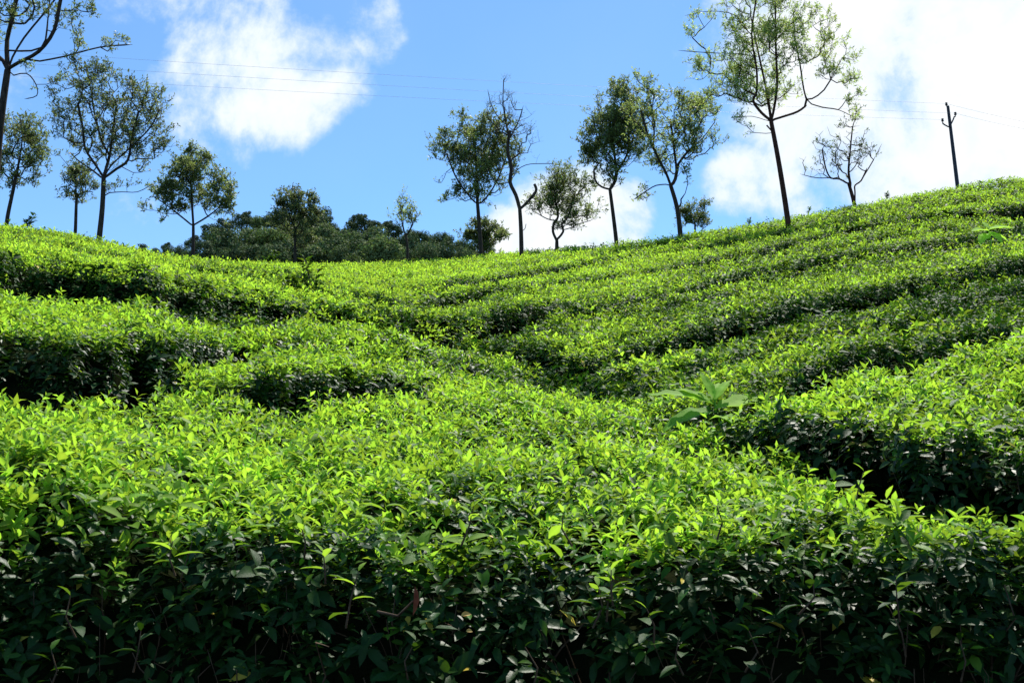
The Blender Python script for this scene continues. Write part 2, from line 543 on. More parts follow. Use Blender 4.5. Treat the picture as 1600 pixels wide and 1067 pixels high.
# the face of the first hedge
tf = np.clip((YY - FRONT[:, None] + .05) / .38, 0, 1)
face = (1 - (1 - tf) ** 3.6) ** .5
bulge = np.sqrt(face)
CAN = MACRO + OFF
GROUND_FOOT = 0.02
CAN = GROUND_FOOT + (CAN - GROUND_FOOT) * face
P3 = np.stack([XX, YY, CAN], -1)
# normals
da = np.zeros_like(P3); db = np.zeros_like(P3)
da[1:-1] = P3[2:] - P3[:-2]; da[0] = P3[1] - P3[0]; da[-1] = P3[-1] - P3[-2]
db[:, 1:-1] = P3[:, 2:] - P3[:, :-2]; db[:, 0] = P3[:, 1] - P3[:, 0]; db[:, -1] = P3[:, -1] - P3[:, -2]
NRM = np.cross(da, db)
NRM = unit(NRM)
AREA = np.linalg.norm(np.cross(P3[1:, :-1] - P3[:-1, :-1], P3[:-1, 1:] - P3[:-1, :-1]), axis=-1)

# which side of the dell a point of the rows lies on
fu = [ray(u, v) for (u, v) in [(480, 412), (620, 450), (800, 540), (900, 600), (1030, 640)]]
fy = [math.log(y_on(a, s)) for a, s in fu]
order = np.argsort(fy)
FOLD = np.interp(lg, np.array(fy)[order], np.array([f[0] for f in fu])[order])
SIDE = (ag[:, None] > FOLD[None, :]).astype(int)
HID = np.where(RID == 0, 0, 1 + (RID - 1) * 2 + SIDE)


def surf(i, j, fi, fj, arr):
    a = arr[i, j]; b = arr[i + 1, j]; c = arr[i, j + 1]; d = arr[i + 1, j + 1]
    if arr.ndim == 3:
        fi = fi[:, None]; fj = fj[:, None]
    return (a * (1 - fi) + b * fi) * (1 - fj) + (c * (1 - fi) + d * fi) * fj


def canopy_at(x, y):
    a = x / y
    i = int(np.clip((a - A0) / (A1 - A0) * (NA - 1), 0, NA - 2))
    j = int(np.clip((math.log(y) - lg[0]) / (lg[-1] - lg[0]) * (NY - 1), 0, NY - 2))
    return float(CAN[i, j])


# ------------------------------------------------------------------ ground sheet
def build_ground():
    n = 190
    t = np.linspace(-1, 1, n)
    gx = np.sinh(t * 6.2) / np.sinh(6.2) * 3200
    gy = np.sinh(t * 6.2) / np.sinh(6.2) * 3200 + 4
    X, Y = np.meshgrid(gx, gy, indexing='ij')
    yc = np.clip(Y, Y0, Y1)
    a = np.clip(X / yc, A0, A1)
    ai = np.clip(((a - A0) / (A1 - A0) * (NA - 1)).astype(int), 0, NA - 1)
    jj = np.clip(((np.log(yc) - lg[0]) / (lg[-1] - lg[0]) * (NY - 1)).astype(int), 0, NY - 1)
    H = MACRO[ai, jj] - 1.02
    H = np.where(Y < 2.6, np.minimum(H, 0), H)
    H = np.where(Y < Y0, 0.0, H)
    H = np.where(Y > Y1, H - .10 * (np.minimum(Y, 400) - Y1), H)
    H += .06 * (fbm(X * .8, Y * .8, 3) - .5)
    V = np.stack([X, Y, H], -1).reshape(-1, 3)
    ii = np.arange(n * n).reshape(n, n)
    f = np.stack([ii[:-1, :-1], ii[1:, :-1], ii[1:, 1:], ii[:-1, 1:]], -1).reshape(-1, 4)
    o = put('ground', mesh_np('ground', V, [f], M_SOIL))
    tag(o, kind='structure')
    return o


build_ground()


# ------------------------------------------------------------------ leaf geometry, many at once
def leaf_batch(B, D, N, L, Wd, curl, fold, lod, age, rnd):
    n = len(B)
    D = unit(D)
    Sd = unit(np.cross(D, N))
    Nn = np.cross(Sd, D)
    L = L[:, None]; Wd = Wd[:, None]; curl = curl[:, None]; fold = fold[:, None]

    def at(t, w, side):
        c = B + D * L * t * (1 - .25 * curl * t) - Nn * curl * L * t * t
        return c + Sd * (side * w * Wd * .5) + Nn * (abs(side) * w * fold * Wd * .5)
    if lod == 0:
        vs = [at(0, 0, 0)]; rib = [1]
        for t, w in ((.22, .74), (.52, 1.0), (.80, .58)):
            vs += [at(t, w, -1), at(t, 0, 0), at(t, w, 1)]; rib += [0, 1, 0]
        vs.append(at(1, 0, 0)); rib.append(.5)
        tri = [(0, 2, 1), (0, 3, 2), (1, 2, 5), (1, 5, 4), (2, 3, 6), (2, 6, 5), (4, 5, 8), (4, 8, 7), (5, 6, 9), (5, 9, 8), (7, 8, 10), (8, 9, 10)]
    elif lod == .5:
        vs = [at(0, 0, 0)]; rib = [1]
        for t, w in ((.30, .88), (.68, .82)):
            vs += [at(t, w, -1), at(t, 0, 0), at(t, w, 1)]; rib += [0, 1, 0]
        vs.append(at(1, 0, 0)); rib.append(.5)
        tri = [(0, 2, 1), (0, 3, 2), (1, 2, 5), (1, 5, 4), (2, 3, 6), (2, 6, 5), (4, 5, 7), (5, 6, 7)]
    elif lod == 1:
        vs = [at(0, 0, 0), at(.45, 1, -1), at(.45, 0, 0), at(.45, 1, 1), at(1, 0, 0)]; rib = [1, 0, 1, 0, .5]
        tri = [(0, 2, 1), (0, 3, 2), (1, 2, 4), (2, 3, 4)]
    else:
        vs = [at(0, 0, 0), at(.45, 1, -1), at(1, 0, 0), at(.45, 1, 1)]; rib = [.5, 0, .5, 0]
        tri = [(0, 3, 1), (1, 3, 2)]
    nv = len(vs)
    V = np.stack(vs, 1).reshape(-1, 3)
    T = np.array(tri)
    Fc = (T[None] + (np.arange(n) * nv)[:, None, None]).reshape(-1, 3)
    tint = np.empty((n, nv, 4), dtype=np.float32)
    tint[..., 0] = age[:, None]; tint[..., 1] = rnd[:, None]; tint[..., 2] = np.array(rib)[None]; tint[..., 3] = 1
    return V, Fc, tint.reshape(-1, 4)


def sample_points(mask, count):
    w = (AREA * mask).ravel()
    c = np.cumsum(w); tot = c[-1]
    if tot <= 0: return None
    idx = np.searchsorted(c, rng.random(count) * tot)
    i, j = np.unravel_index(np.minimum(idx, len(w) - 1), AREA.shape)
    return i, j, rng.random(count), rng.random(count)


def sprout(pos, nrm, k, size, youth, erect, sunk):
    """k leaves round a shoot at each position; youth 0..1 is that of the top leaf"""
    n = len(pos)
    up = np.array([0, 0, 1.0])
    ax = unit(nrm * .55 + up * .75 + rng.normal(0, .30, (n, 3)))
    t1 = unit(np.cross(ax, rng.normal(0, 1, (n, 3))))
    t2 = np.cross(ax, t1)
    th0 = rng.random(n) * 6.28
    out = []
    for m in range(k):
        f = m / max(k - 1, 1)                       # 0 = top leaf, 1 = lowest
        th = th0 + m * 2.4 + rng.normal(0, .25, n)
        rad = t1 * np.cos(th)[:, None] + t2 * np.sin(th)[:, None]
        el = (1.05 - .95 * f) * erect + rng.normal(0, .22, n)     # angle above the horizontal
        D = rad * np.cos(el)[:, None] + ax * np.sin(el)[:, None]
        N = ax * np.cos(el)[:, None] - rad * np.sin(el)[:, None] + rng.normal(0, .12, (n, 3))
        B = pos - ax * (size * (sunk + .75 * f))[:, None]
        L = size * (.62 + .5 * min(f * 1.6, 1)) * (.8 + .4 * rng.random(n))
        Wd = L * (.32 + .12 * rng.random(n) + .05 * f)
        age = np.clip(youth - .55 * f * (1 - .4 * youth) + rng.normal(0, .08, n), 0, 1)
        out.append((B, D, N, L, Wd, .10 + .32 * rng.random(n), .18 + .28 * rng.random(n), age))
    return [np.concatenate([o[q] for o in out]) for q in range(8)]


HEDGE_INFO = {
    0: ('wide nearest tea hedge with dark shaded front face and bright clipped top', 'tea hedge'),
    1: ('low tea patch with a black hollow before it, behind the nearest hedge', 'tea bush'),
    2: ('rounded yellow-green tea bush standing over the widest black furrow', 'tea bush'),
    3: ('tall tea hedge with sparse dark side, darkest of the stepped hedges at the left', 'tea hedge'),
    4: ('dull green tea row just uphill of the rounded yellow-green bush', 'tea hedge'),
    5: ('long tea hedge with bright top above a black furrow, curving down to the dell', 'tea hedge'),
    6: ('broad tea row directly below the dark hollow in the middle of the slope', 'tea hedge'),
    7: ('narrow tea row second below the left crest, running down towards the dell', 'tea hedge'),
    8: ('tea row with a black notch and big pale weed leaves at its right end', 'tea hedge'),
    9: ('tea row along the left crest beneath the tree with forked sparse crown', 'tea hedge'),
    10: ('tea row above the dark hollow in the middle of the slope', 'tea hedge'),
    11: ('short tea row by the dark weed sapling in the middle distance', 'tea hedge'),
    12: ('thin tea row third below the right crest line', 'tea hedge'),
    13: ('flat pale tea row in front of the wooded hill, lower of two', 'tea hedge'),
    14: ('thin tea row just below the crest with a dark slit under the forked dense tree', 'tea hedge'),
    15: ('flat pale tea row meeting the foot of the wooded hill, upper of two', 'tea hedge'),
    16: ('topmost tea row running up the right crest under the trees', 'tea hedge'),
}
# bands of distance: (y from, y to, shoots per m2, leaves per shoot, level of detail, size)
BANDS = [(2.05, 3.6, 780, 6, .5, .0400), (3.6, 6.0, 520, 5, 1, .045), (6.0, 9.5, 360, 5, 1, .056), (9.5, 15.0, 240, 4, 1, .064), (15.0, 24.0, 150, 4, 2, .080), (24.0, 54.0, 80, 4, 2, .108)]
shift = {h: [] for h in HEDGE_INFO}
cellA = np.abs(.5 * (ag[1:] + ag[:-1]))[:, None]
inview = np.abs(XX[:-1, :-1]) < .49 * YY[:-1, :-1] + 1.15
beyond = YY[:-1, :-1] < (YSK[:-1, None] + 3)
IDF = np.zeros((NA, NY))
for (ya, yb, dens, kk, lod, size) in BANDS:
    mask = ((YY[:-1, :-1] >= ya) & (YY[:-1, :-1] < yb) & inview & beyond).astype(float)
    if ya < 4:
        mask *= (CAN[:-1, :-1] > .25)
        mask *= np.where(face[:-1, :-1] < .97, 1.1, 1)
    rel = (CAN - MACRO)[:-1, :-1]
    isA = (HID[:-1, :-1] == 0) & (rel < -.1) & (YY[:-1, :-1] < 2.8)
    bare = smooth(-.36, -.10, rel)          # tea bushes are leafy on top and bare below
    mask *= np.where(isA, .20 + .80 * smooth(-.38, -.08, rel), .04 + .96 * bare)
    tot = (AREA * mask).sum()
    n = int(tot * dens)
    i, j, fi, fj = sample_points(mask, n)
    pos = surf(i, j, fi, fj, P3); nr = unit(surf(i, j, fi, fj, NRM))
    nz = nr[:, 2]
    y = pos[:, 1]; x = pos[:, 0]
    depth = surf(i, j, fi, fj, DEPTH)
    patch = fbm(x * .9 + 4, y * .9 + 60, 3)
    big = fbm(x * .22 + 14, y * .22 + 6, 2)
    right_shade = smooth(.02, .30, x / y) * smooth(6.5, 9.5, y)  # right slope, grazed by the sun: its dimmer light goes into leaf tone
    fr = smooth(7, 14, y)
    youth = (1.24 + .06 * fr) * smooth(.25, .82, nz) - (.95 - .5 * fr) * smooth(.52, .78, patch) - .34 * right_shade - .35 * (big - .5) - .6 * depth
    youth = youth - .26 * smooth(0, .5, surf(i, j, fi, fj, FOLDX)) * (1 - smooth(2, 5, surf(i, j, fi, fj, FOLDX))) * smooth(6, 8, y) * (1 - smooth(14, 20, y))  # darker leaves right of the fold, with its weaker light in their tone
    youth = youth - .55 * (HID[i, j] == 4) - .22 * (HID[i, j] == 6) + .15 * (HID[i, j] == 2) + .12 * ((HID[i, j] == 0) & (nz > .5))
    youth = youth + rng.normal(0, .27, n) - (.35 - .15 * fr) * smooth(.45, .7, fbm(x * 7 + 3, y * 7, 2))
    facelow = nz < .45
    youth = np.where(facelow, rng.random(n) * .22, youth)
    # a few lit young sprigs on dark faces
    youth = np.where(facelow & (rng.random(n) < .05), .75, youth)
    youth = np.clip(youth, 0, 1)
    sz = size * (.78 + .5 * rng.random(n)) * np.where(facelow, 1.15, 1)
    lift = np.where(rng.random(n) < .05, .05, 0) * (1 if ya < 8 else 1.2) + rng.normal(0, .012 + .0012 * y, n)
    pos = pos + nr * (lift - .02)[:, None]
    erect = np.where(facelow, .3, .62 + .5 * youth)
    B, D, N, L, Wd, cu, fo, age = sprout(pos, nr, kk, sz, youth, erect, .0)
    rnd = rng.random(len(B))
    hid = np.tile(HID[i, j], kk)
    for h in np.unique(hid):
        m = hid == h
        shift[h].append((lod, B[m], D[m], N[m], L[m], Wd[m], cu[m], fo[m], age[m], rnd[m]))
    # an inner layer of old leaves, for depth
    n2 = int(n * .35)
    q = rng.permutation(n)[:n2]
    pos2 = pos[q] - nr[q] * (.05 + .09 * rng.random(n2))[:, None] * (1 if ya < 10 else 1.3)
    B, D, N, L, Wd, cu, fo, age = sprout(pos2, nr[q], 3, sz[q] * 1.15, np.full(n2, .03), np.full(n2, .35), .0)
    rnd = rng.random(len(B)); hid = np.tile(HID[i[q], j[q]], 3)
    lod2 = {0: .5, .5: 1, 1: 2, 2: 2}[lod]
    for h in np.unique(hid):
        m = hid == h
        shift[h].append((lod2, B[m], D[m], N[m], L[m], Wd[m], cu[m], fo[m], age[m], rnd[m]))

# sunken sheet under the leaves, coloured near black as shade inside the bushes, split by hedge
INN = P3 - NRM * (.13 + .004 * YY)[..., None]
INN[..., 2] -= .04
step_i, step_j = 3, 3
SI = INN[::step_i, ::step_j]; SH = HID[::step_i, ::step_j]
ni, nj = SI.shape[:2]
yok = (yg[::step_j] < 70)
idx = np.arange(ni * nj).reshape(ni, nj)
quads = np.stack([idx[:-1, :-1], idx[1:, :-1], idx[1:, 1:], idx[:-1, 1:]], -1)
SH_ = SH[:-1, :-1]

HEDGES = {}
LEAF_STORE = {}
for h, (label, cat) in HEDGE_INFO.items():
    q = quads[SH_ == h].reshape(-1, 4)
    used, inv = np.unique(q.ravel(), return_inverse=True)
    V = SI.reshape(-1, 3)[used]
    if not shift[h] or len(q) == 0:
        continue
    base = V.mean(0); base[2] = V[:, 2].min()
    root = empty('tea_hedge' if cat == 'tea hedge' else 'tea_bush', base, label, cat, 'rows of clipped tea bushes on the hillside')
    HEDGES[h] = (root, base)
    me = mesh_np('shade_core', V - base, [inv.reshape(-1, 4)], M_CORE)
    put('shade_core', me, root)
    Vs, Fs, Ts, off = [], [], [], 0
    for (lod, B, D, N, L, Wd, cu, fo, age, rnd) in shift[h]:
        if False and h in (0, 1, 2, 3):
            LEAF_STORE.setdefault(h, []).append((B, D, N, L, Wd, cu, fo, age, rnd))
        v, f, t = leaf_batch(B, D, N, L, Wd, cu, fo, lod, age, rnd)
        Vs.append(v - base); Fs.append(f + off); Ts.append(t); off += len(v)
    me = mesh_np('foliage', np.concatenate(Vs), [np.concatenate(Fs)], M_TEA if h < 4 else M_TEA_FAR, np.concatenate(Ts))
    tag(put('foliage', me, root), kind='stuff')
print('tea leaves done')

# ------------------------------------------------------------------ single leaves, sprigs and twigs on the near hedges
from mathutils import Matrix
LEAF_VAR = []
for ag_, cu_, wr in ((.95, .18, .40), (.85, .32, .36), (.70, .25, .44), (.35, .30, .46), (.12, .25, .46), (.03, .38, .42)):
    n1 = np.ones(1)
    v, f, t = leaf_batch(np.zeros((1, 3)), np.array([[1., 0, 0]]), np.array([[0, 0, 1.]]), n1, n1 * wr, n1 * cu_, n1 * .3, 0, n1 * ag_, n1 * .5)
    LEAF_VAR.append(mesh_np('leaf', v, [f], M_TEA, t))


def leaf_object(root, base, pos, D, N, size, var, name='leaf'):
    D = Vector([float(c) for c in D]).normalized(); N = Vector([float(c) for c in N])
    Sx = D.cross(N).normalized(); Nn = Sx.cross(D)
    M = Matrix((D, -Sx, Nn)).transposed().to_4x4()
    o = bpy.data.objects.new(name, LEAF_VAR[var])
    COL.objects.link(o)
    o.parent = root
    loc = Vector([float(c) for c in (np.asarray(pos) - base)])
    o.matrix_local = Matrix.Translation(loc) @ M @ Matrix.Scale(size, 4)
    return o


for h in (0, 1, 2, 3):
    root, base = HEDGES[h]
    mask = ((HID[:-1, :-1] == h) & (cellA < .50) & (YY[:-1, :-1] < 7.5)).astype(float)
    if h == 0:
        mask *= (CAN[:-1, :-1] > .95) & (YY[:-1, :-1] < 3.6)
    mask *= 1.0 / YY[:-1, :-1] ** 2
    nsh = 60
    i, j, fi, fj = sample_points(mask, nsh)
    pos = surf(i, j, fi, fj, P3); nr = unit(surf(i, j, fi, fj, NRM))
    pos = pos + nr * .03
    youth = np.where(nr[:, 2] > .5, .95, .3) * (.75 + .25 * rng.random(nsh))
    B, D, N, L, Wd, cu, fo, age = sprout(pos, nr, 5, np.full(nsh, .056), youth, np.full(nsh, .9), .0)
    for q in range(len(B)):
        var = int(np.clip((1 - age[q]) * 6, 0, 5))
        leaf_object(root, base, B[q], D[q], N[q], float(L[q]) * 1.02, var)


def tube(pts, radii, sides=5, cap=True):
    """verts, quads for one tube along pts"""
    pts = np.asarray(pts, float); n = len(pts)
    T = np.gradient(pts, axis=0); T = unit(T)
    ref = np.array([0.3, 1.0, 0.2]); ref = ref / np.linalg.norm(ref)
    S1 = unit(np.cross(T, ref)); S2 = np.cross(T, S1)
    th = np.arange(sides) / sides * 2 * PI
    V = pts[:, None] + (S1[:, None] * np.cos(th)[None, :, None] + S2[:, None] * np.sin(th)[None, :, None]) * np.asarray(radii)[:, None, None]
    V = V.reshape(-1, 3)
    k = np.arange(sides); k2 = (k + 1) % sides
    f = []
    for s in range(n - 1):
        f.append(np.stack([s * sides + k, s * sides + k2, (s + 1) * sides + k2, (s + 1) * sides + k], -1))
    f = np.concatenate(f)
    return V, f


class Tubes:
    def __init__(self): self.V = []; self.F = []; self.n = 0

    def add(self, pts, radii, sides=5):
        v, f = tube(pts, radii, sides)
        self.V.append(v); self.F.append(f + self.n); self.n += len(v)

    def mesh(self, name, mat, base):
        return mesh_np(name, np.concatenate(self.V) - base, [np.concatenate(self.F)], mat)


# twigs inside the dark faces
for h, cnt, xr in ((0, 380, 2.0), (2, 120, 0), (3, 120, 0)):
    root, base = HEDGES[h]
    tb = Tubes()
    mask = ((HID[:-1, :-1] == h) & (NRM[:-1, :-1, 2] < .55) & (cellA < .6) & (YY[:-1, :-1] < 8)).astype(float)
    if h == 0: mask *= CAN[:-1, :-1] > .4
    i, j, fi, fj = sample_points(mask, cnt)
    pos = surf(i, j, fi, fj, P3); nr = unit(surf(i, j, fi, fj, NRM))
    for q in range(cnt):
        e = pos[q] + nr[q] * random.uniform(-.03, .03)
        L = random.uniform(.12, .34)
        dirn = unit(nr[q] * random.uniform(.1, .7) + np.array([random.gauss(0, .45), 0, 1.0]))
        st = e - dirn * L - nr[q] * .05
        midp = (e + st) / 2 + rng.normal(0, .018, 3)
        r = random.uniform(.0010, .0024)
        mp2 = (midp + e) / 2 + rng.normal(0, .022, 3)
        tb.add([st, midp, mp2, e], [r * 1.5, r, r * .8, r * .5], 4)
    o = put('twigs', tb.mesh('twigs', M_TWIG, base), root)
    tag(o, kind='stuff')


def sprig(root, base, tip, down, sizes, ages, stem_r=.0022, lean=(0, 0, 0), spread=1.0):
    """a single shoot that stands out: stem and leaf objects"""
    tip = np.asarray(tip, float)
    bot = tip - np.array([lean[0], lean[1], 1.0]) * down
    mid = (tip + bot) / 2 + np.array([random.gauss(0, .01), -.01, 0])
    tb = Tubes(); tb.add([bot, mid, tip], [stem_r * 1.6, stem_r * 1.2, stem_r * .7], 5)
    put('stem', tb.mesh('stem', M_TWIG, base), root)
    th = random.random() * 6
    for m, (sz, ag_) in enumerate(zip(sizes, ages)):
        f = m / max(len(sizes) - 1, 1)
        th += 2.5
        el = (1.1 - 1.0 * f) * spread
        D = np.array([math.cos(th) * math.cos(el), math.sin(th) * math.cos(el) * .7, math.sin(el)])
        N = np.array([-math.cos(th) * math.sin(el), -math.sin(th) * math.sin(el), math.cos(el)])
        pos = tip + (bot - tip) * (.75 * f)
        leaf_object(root, base, pos, D, N, sz, int((1 - ag_) * 5.99))


root0, base0 = HEDGES[0]


def on_face(u, v, Y=2.28):
    return P(u, v, Y)


for (u, v, Y, dn, n, ag_) in [(u_, v_, Y_ + (.03 if v_ < 895 else .09 if v_ < 945 else 2.34 - Y_), d_ * .7, n_, a__) for (u_, v_, Y_, d_, n_, a__) in [(270, 845, 2.26, .10, 6, .95), (470, 820, 2.3, .1, 5, .95), (505, 862, 2.24, .09, 5, .9), (560, 892, 2.22, .16, 4, .8), (935, 915, 2.2, .12, 6, .75), (955, 890, 2.23, .1, 5, .8),
                           (960, 905, 2.2, .12, 5, .6), (1270, 905, 2.2, .1, 4, .4), (1400, 905, 2.2, .12, 6, .6), (1390, 950, 2.16, .14, 5, .35), (80, 1015, 2.05, .12, 4, .45), (650, 1000, 2.1, .12, 4, .3),
                           (110, 930, 2.2, .12, 4, .35), (880, 800, 2.34, .1, 5, .95), (740, 790, 2.34, .12, 5, 1), (1120, 790, 2.34, .1, 5, .95), (1350, 735, 2.75, .13, 5, .95), (370, 1045, 2.08, .1, 3, .2),
                           (1010, 950, 2.18, .1, 4, .5), (1060, 1000, 2.12, .1, 4, .15), (1170, 985, 2.14, .12, 4, .15), (220, 985, 2.12, .12, 4, .1), (820, 1010, 2.12, .12, 4, .1), (1500, 1000, 2.14, .12, 4, .15)]]:
    sizes = [.030 + .022 * min(1, k / 2) for k in range(n)]
    ages = [max(0, ag_ - .12 * k) for k in range(n)]
    sprig(root0, base0, on_face(u, v, Y), dn, [s * random.uniform(.9, 1.25) for s in sizes], ages, stem_r=.0015, lean=(random.gauss(0, .2), -.25, 0), spread=.75)

# one bent twig with a red withered leaf, and two yellow scraps
tb = Tubes()
pA, pB, pC = P(590, 955, 2.22), P(622, 962, 2.18), P(646, 938, 2.16)
tb.add([pA, pB, pC], [.003, .0026, .0016], 5)
tw = put('bent_twig', tb.mesh('bent_twig', M_TWIG, base0), root0)
n1 = np.ones(1)


def scrap(name, u, v, Y, D, N, size, w, mat, label):
    vv, f, t = leaf_batch(P(u, v, Y)[None] - base0, np.array([D], float), np.array([N], float), n1 * size, n1 * size * w, n1 * .25, n1 * .9, 0, n1 * .2, n1 * .5)
    o = put(name, mesh_np(name, vv, [f], mat), root0)
    o['label'] = label


scrap('dry_leaf', 648, 915, 2.15, (.1, -.1, -1), (.6, -.8, 0), .058, .22, M_DRY, 'red-brown withered leaf hanging in the dark hedge side')
scrap('dry_leaf', 720, 962, 2.17, (1, .1, .3), (0, -.8, .6), .022, .5, M_YEL, 'small torn yellow leaf')
scrap('dry_leaf', 728, 986, 2.17, (1, .1, .1), (0, -.8, .6), .014, .6, M_YEL, 'tiny pale orange leaf scrap')

# ------------------------------------------------------------------ broad leaved weeds among the tea
def broad_weed(name, base_pt, height, leaves, label, stem_r=.008, lod_size=1):
    base = np.asarray(base_pt, float)
    root = empty(name, base, label, 'weed')
    tb = Tubes()
    tb.add([(0, 0, 0), (0.01, -.01, height * .5), (0, 0, height)], [stem_r, stem_r * .8, stem_r * .5], 6)
    put('stem', mesh_np('stem', np.concatenate(tb.V), [np.concatenate(tb.F)], M_WEED, np.tile([.5, .5, 0, 1], (tb.n, 1))), root)
    for (az, el, L, w, hgt, age, curl) in leaves:
        az = math.radians(az); el = math.radians(el)
        D = np.array([[math.cos(az) * math.cos(el), math.sin(az) * math.cos(el), math.sin(el)]])
        N = np.array([[-math.cos(az) * math.sin(el), -math.sin(az) * math.sin(el), math.cos(el)]])
        ts = np.linspace(0, 1, 9)
        D = D[0]; N = N[0] + np.array([0, -.45, 0]); N = unit(N - D * N.dot(D))
        Sd = np.cross(D, N)
        V, Tn = [], []
        for t in ts:
            wid = w * L * .5 * (math.sin(PI * min(1, t ** .8)) ** .8 if 0 < t < 1 else .02) * (1 if t < .5 else 1)
            c = D * L * t * (1 - .2 * curl * t) - N * curl * L * t * t + np.array([0, 0, height * hgt])
            rip = .02 * L * math.sin(t * 19)
            for sgn, kk in ((-1, 1), (-.5, .5), (0, 0), (.5, .5), (1, 1)):
                V.append(c + Sd * sgn * wid + N * (abs(sgn) * wid * .28 + rip * kk))
                Tn.append((age, .4 + .2 * random.random(), 1 if sgn == 0 else 0, 1))
        Fc = []
        for r in range(8):
            for c_ in range(4):
                b = r * 5 + c_
                Fc.append((b, b + 1, b + 6, b + 5))
        put('leaf', mesh_np('leaf', np.array(V), [np.array(Fc)], M_WEED, np.array(Tn)), root)
    return root


yw = 4.75
pw = P(1118, 672, yw)
broad_weed('broadleaf_weed', pw - np.array([0, 0, .17]), .31,
           [(8, 18, .36, .40, .84, .95, .28), (-12, -6, .29, .46, .70, 1, .35), (188, 22, .30, .34, .90, .7, .25), (200, -2, .27, .42, .8, .5, .35), (172, 40, .2, .3, .9, .8, .3),
            (-75, 12, .22, .34, .7, .75, .5), (-100, -5, .2, .38, .6, .7, .5), (-45, -15, .24, .36, .55, .5, .4), (70, 45, .2, .3, .95, .9, .2), (120, 60, .16, .3, 1, .9, .1), (40, 50, .17, .3, .97, .9, .2)],
           'broad-leaved green weed with long curved leaves rising between the tea hedges')
a_, s_ = ray(1545, 405)
yw2 = y_on(a_, s_)
pw2 = P(1540, 400, yw2)
broad_weed('broadleaf_weed', pw2 - np.array([0, .15, .06]), .40,
           [(200, 5, .28, .6, .9, 1, .2), (215, -28, .26, .65, .8, .95, .25), (-60, -35, .26, .65, .85, .95, .2), (-10, 12, .34, .5, .95, 1, .2), (5, -5, .30, .42, .85, .9, .3), (100, 50, .18, .4, 1, .9, .1)],
           'pale lime big-leaved weed standing before the notch in the right slope')


def sapling(u, v, Y, h, n, leafL, label, age=.2):
    b = P(u, v, Y) - np.array([0, 0, .1])
    root = empty('weed_sapling', b, label, 'sapling')
    tb = Tubes(); Bs, Ds, Ns, Ls = [], [], [], []
    for k in range(n):
        dx = random.gauss(0, .12) * h; hh = h * random.uniform(.5, 1)
        tip = np.array([dx * 1.6, random.gauss(0, .1) * h, hh])
        mid = tip * .5 + np.array([-dx * .3, 0, 0])
        tb.add([np.array([0, 0, 0.]), mid, tip], [.008, .006, .003], 4)
        for m in range(16):
            t = .25 + .75 * m / 15
            c = tip * t
            az = random.random() * 6.28; el = random.uniform(.1, .9)
            Bs.append(c); Ds.append((math.cos(az) * math.cos(el), math.sin(az) * math.cos(el), math.sin(el)))
            Ns.append((-math.cos(az) * math.sin(el), -math.sin(az) * math.sin(el), math.cos(el))); Ls.append(leafL * random.uniform(.7, 1.2))
    put('stem', mesh_np('stem', np.concatenate(tb.V), [np.concatenate(tb.F)], M_TWIG), root)
    Bs, Ds, Ns, Ls = map(np.array, (Bs, Ds, Ns, Ls)); q = len(Bs)
    vv, f, t = leaf_batch(Bs, Ds, Ns, Ls, Ls * .4, np.full(q, .25), np.full(q, .3), 1, np.clip(rng.normal(age, .15, q), 0, 1), rng.random(q))
    tag(put('foliage', mesh_np('foliage', vv, [f], M_TEA, t), root), kind='stuff')


for (u, v, h, n, lf, lb, ag_) in [(487, 462, .62, 4, .13, 'dark upright sapling sticking out of the tea in the middle distance', .15),
                                  (455, 458, .40, 6, .12, 'low dark leafy clump beside the upright sapling in the tea', .2),
                                  (1170, 347, .24, 3, .10, 'small leafy tuft on the right crest left of the tall candelabra tree', .4),
                                  (1262, 330, .26, 2, .10, 'spindly seedling on the crest right of the tall candelabra tree', .3),
                                  (1385, 306, .20, 3, .10, 'small dark tuft on the crest between bare tree and power pole', .2),
                                  (420, 413, .55, 9, .15, 'low dark rounded clump standing out of the tea before the wooded hill', .3),
                                  (45, 352, .40, 6, .13, 'small dark tuft on the left crest', .2)]:
    a_, s_ = ray(u, v)
    i_ = int(np.clip(np.searchsorted(ag, a_), 1, NA - 1))
    sapling(u, v, min(y_on(a_, s_), YSK[i_] * .93), h, n, lf, lb, ag_)


# ------------------------------------------------------------------ trees
def smooth_path(pts, per=3):
    pts = np.asarray(pts, float)
    if len(pts) < 3: return pts
    out = []
    for i in range(len(pts) - 1):
        p0 = pts[max(i - 1, 0)]; p1 = pts[i]; p2 = pts[i + 1]; p3 = pts[min(i + 2, len(pts) - 1)]
        for k in range(per):
            t = k / per
            out.append(.5 * ((2 * p1) + (-p0 + p2) * t + (2 * p0 - 5 * p1 + 4 * p2 - p3) * t * t + (-p0 + 3 * p1 - 3 * p2 + p3) * t ** 3))
    out.append(pts[-1])
    return np.array(out)


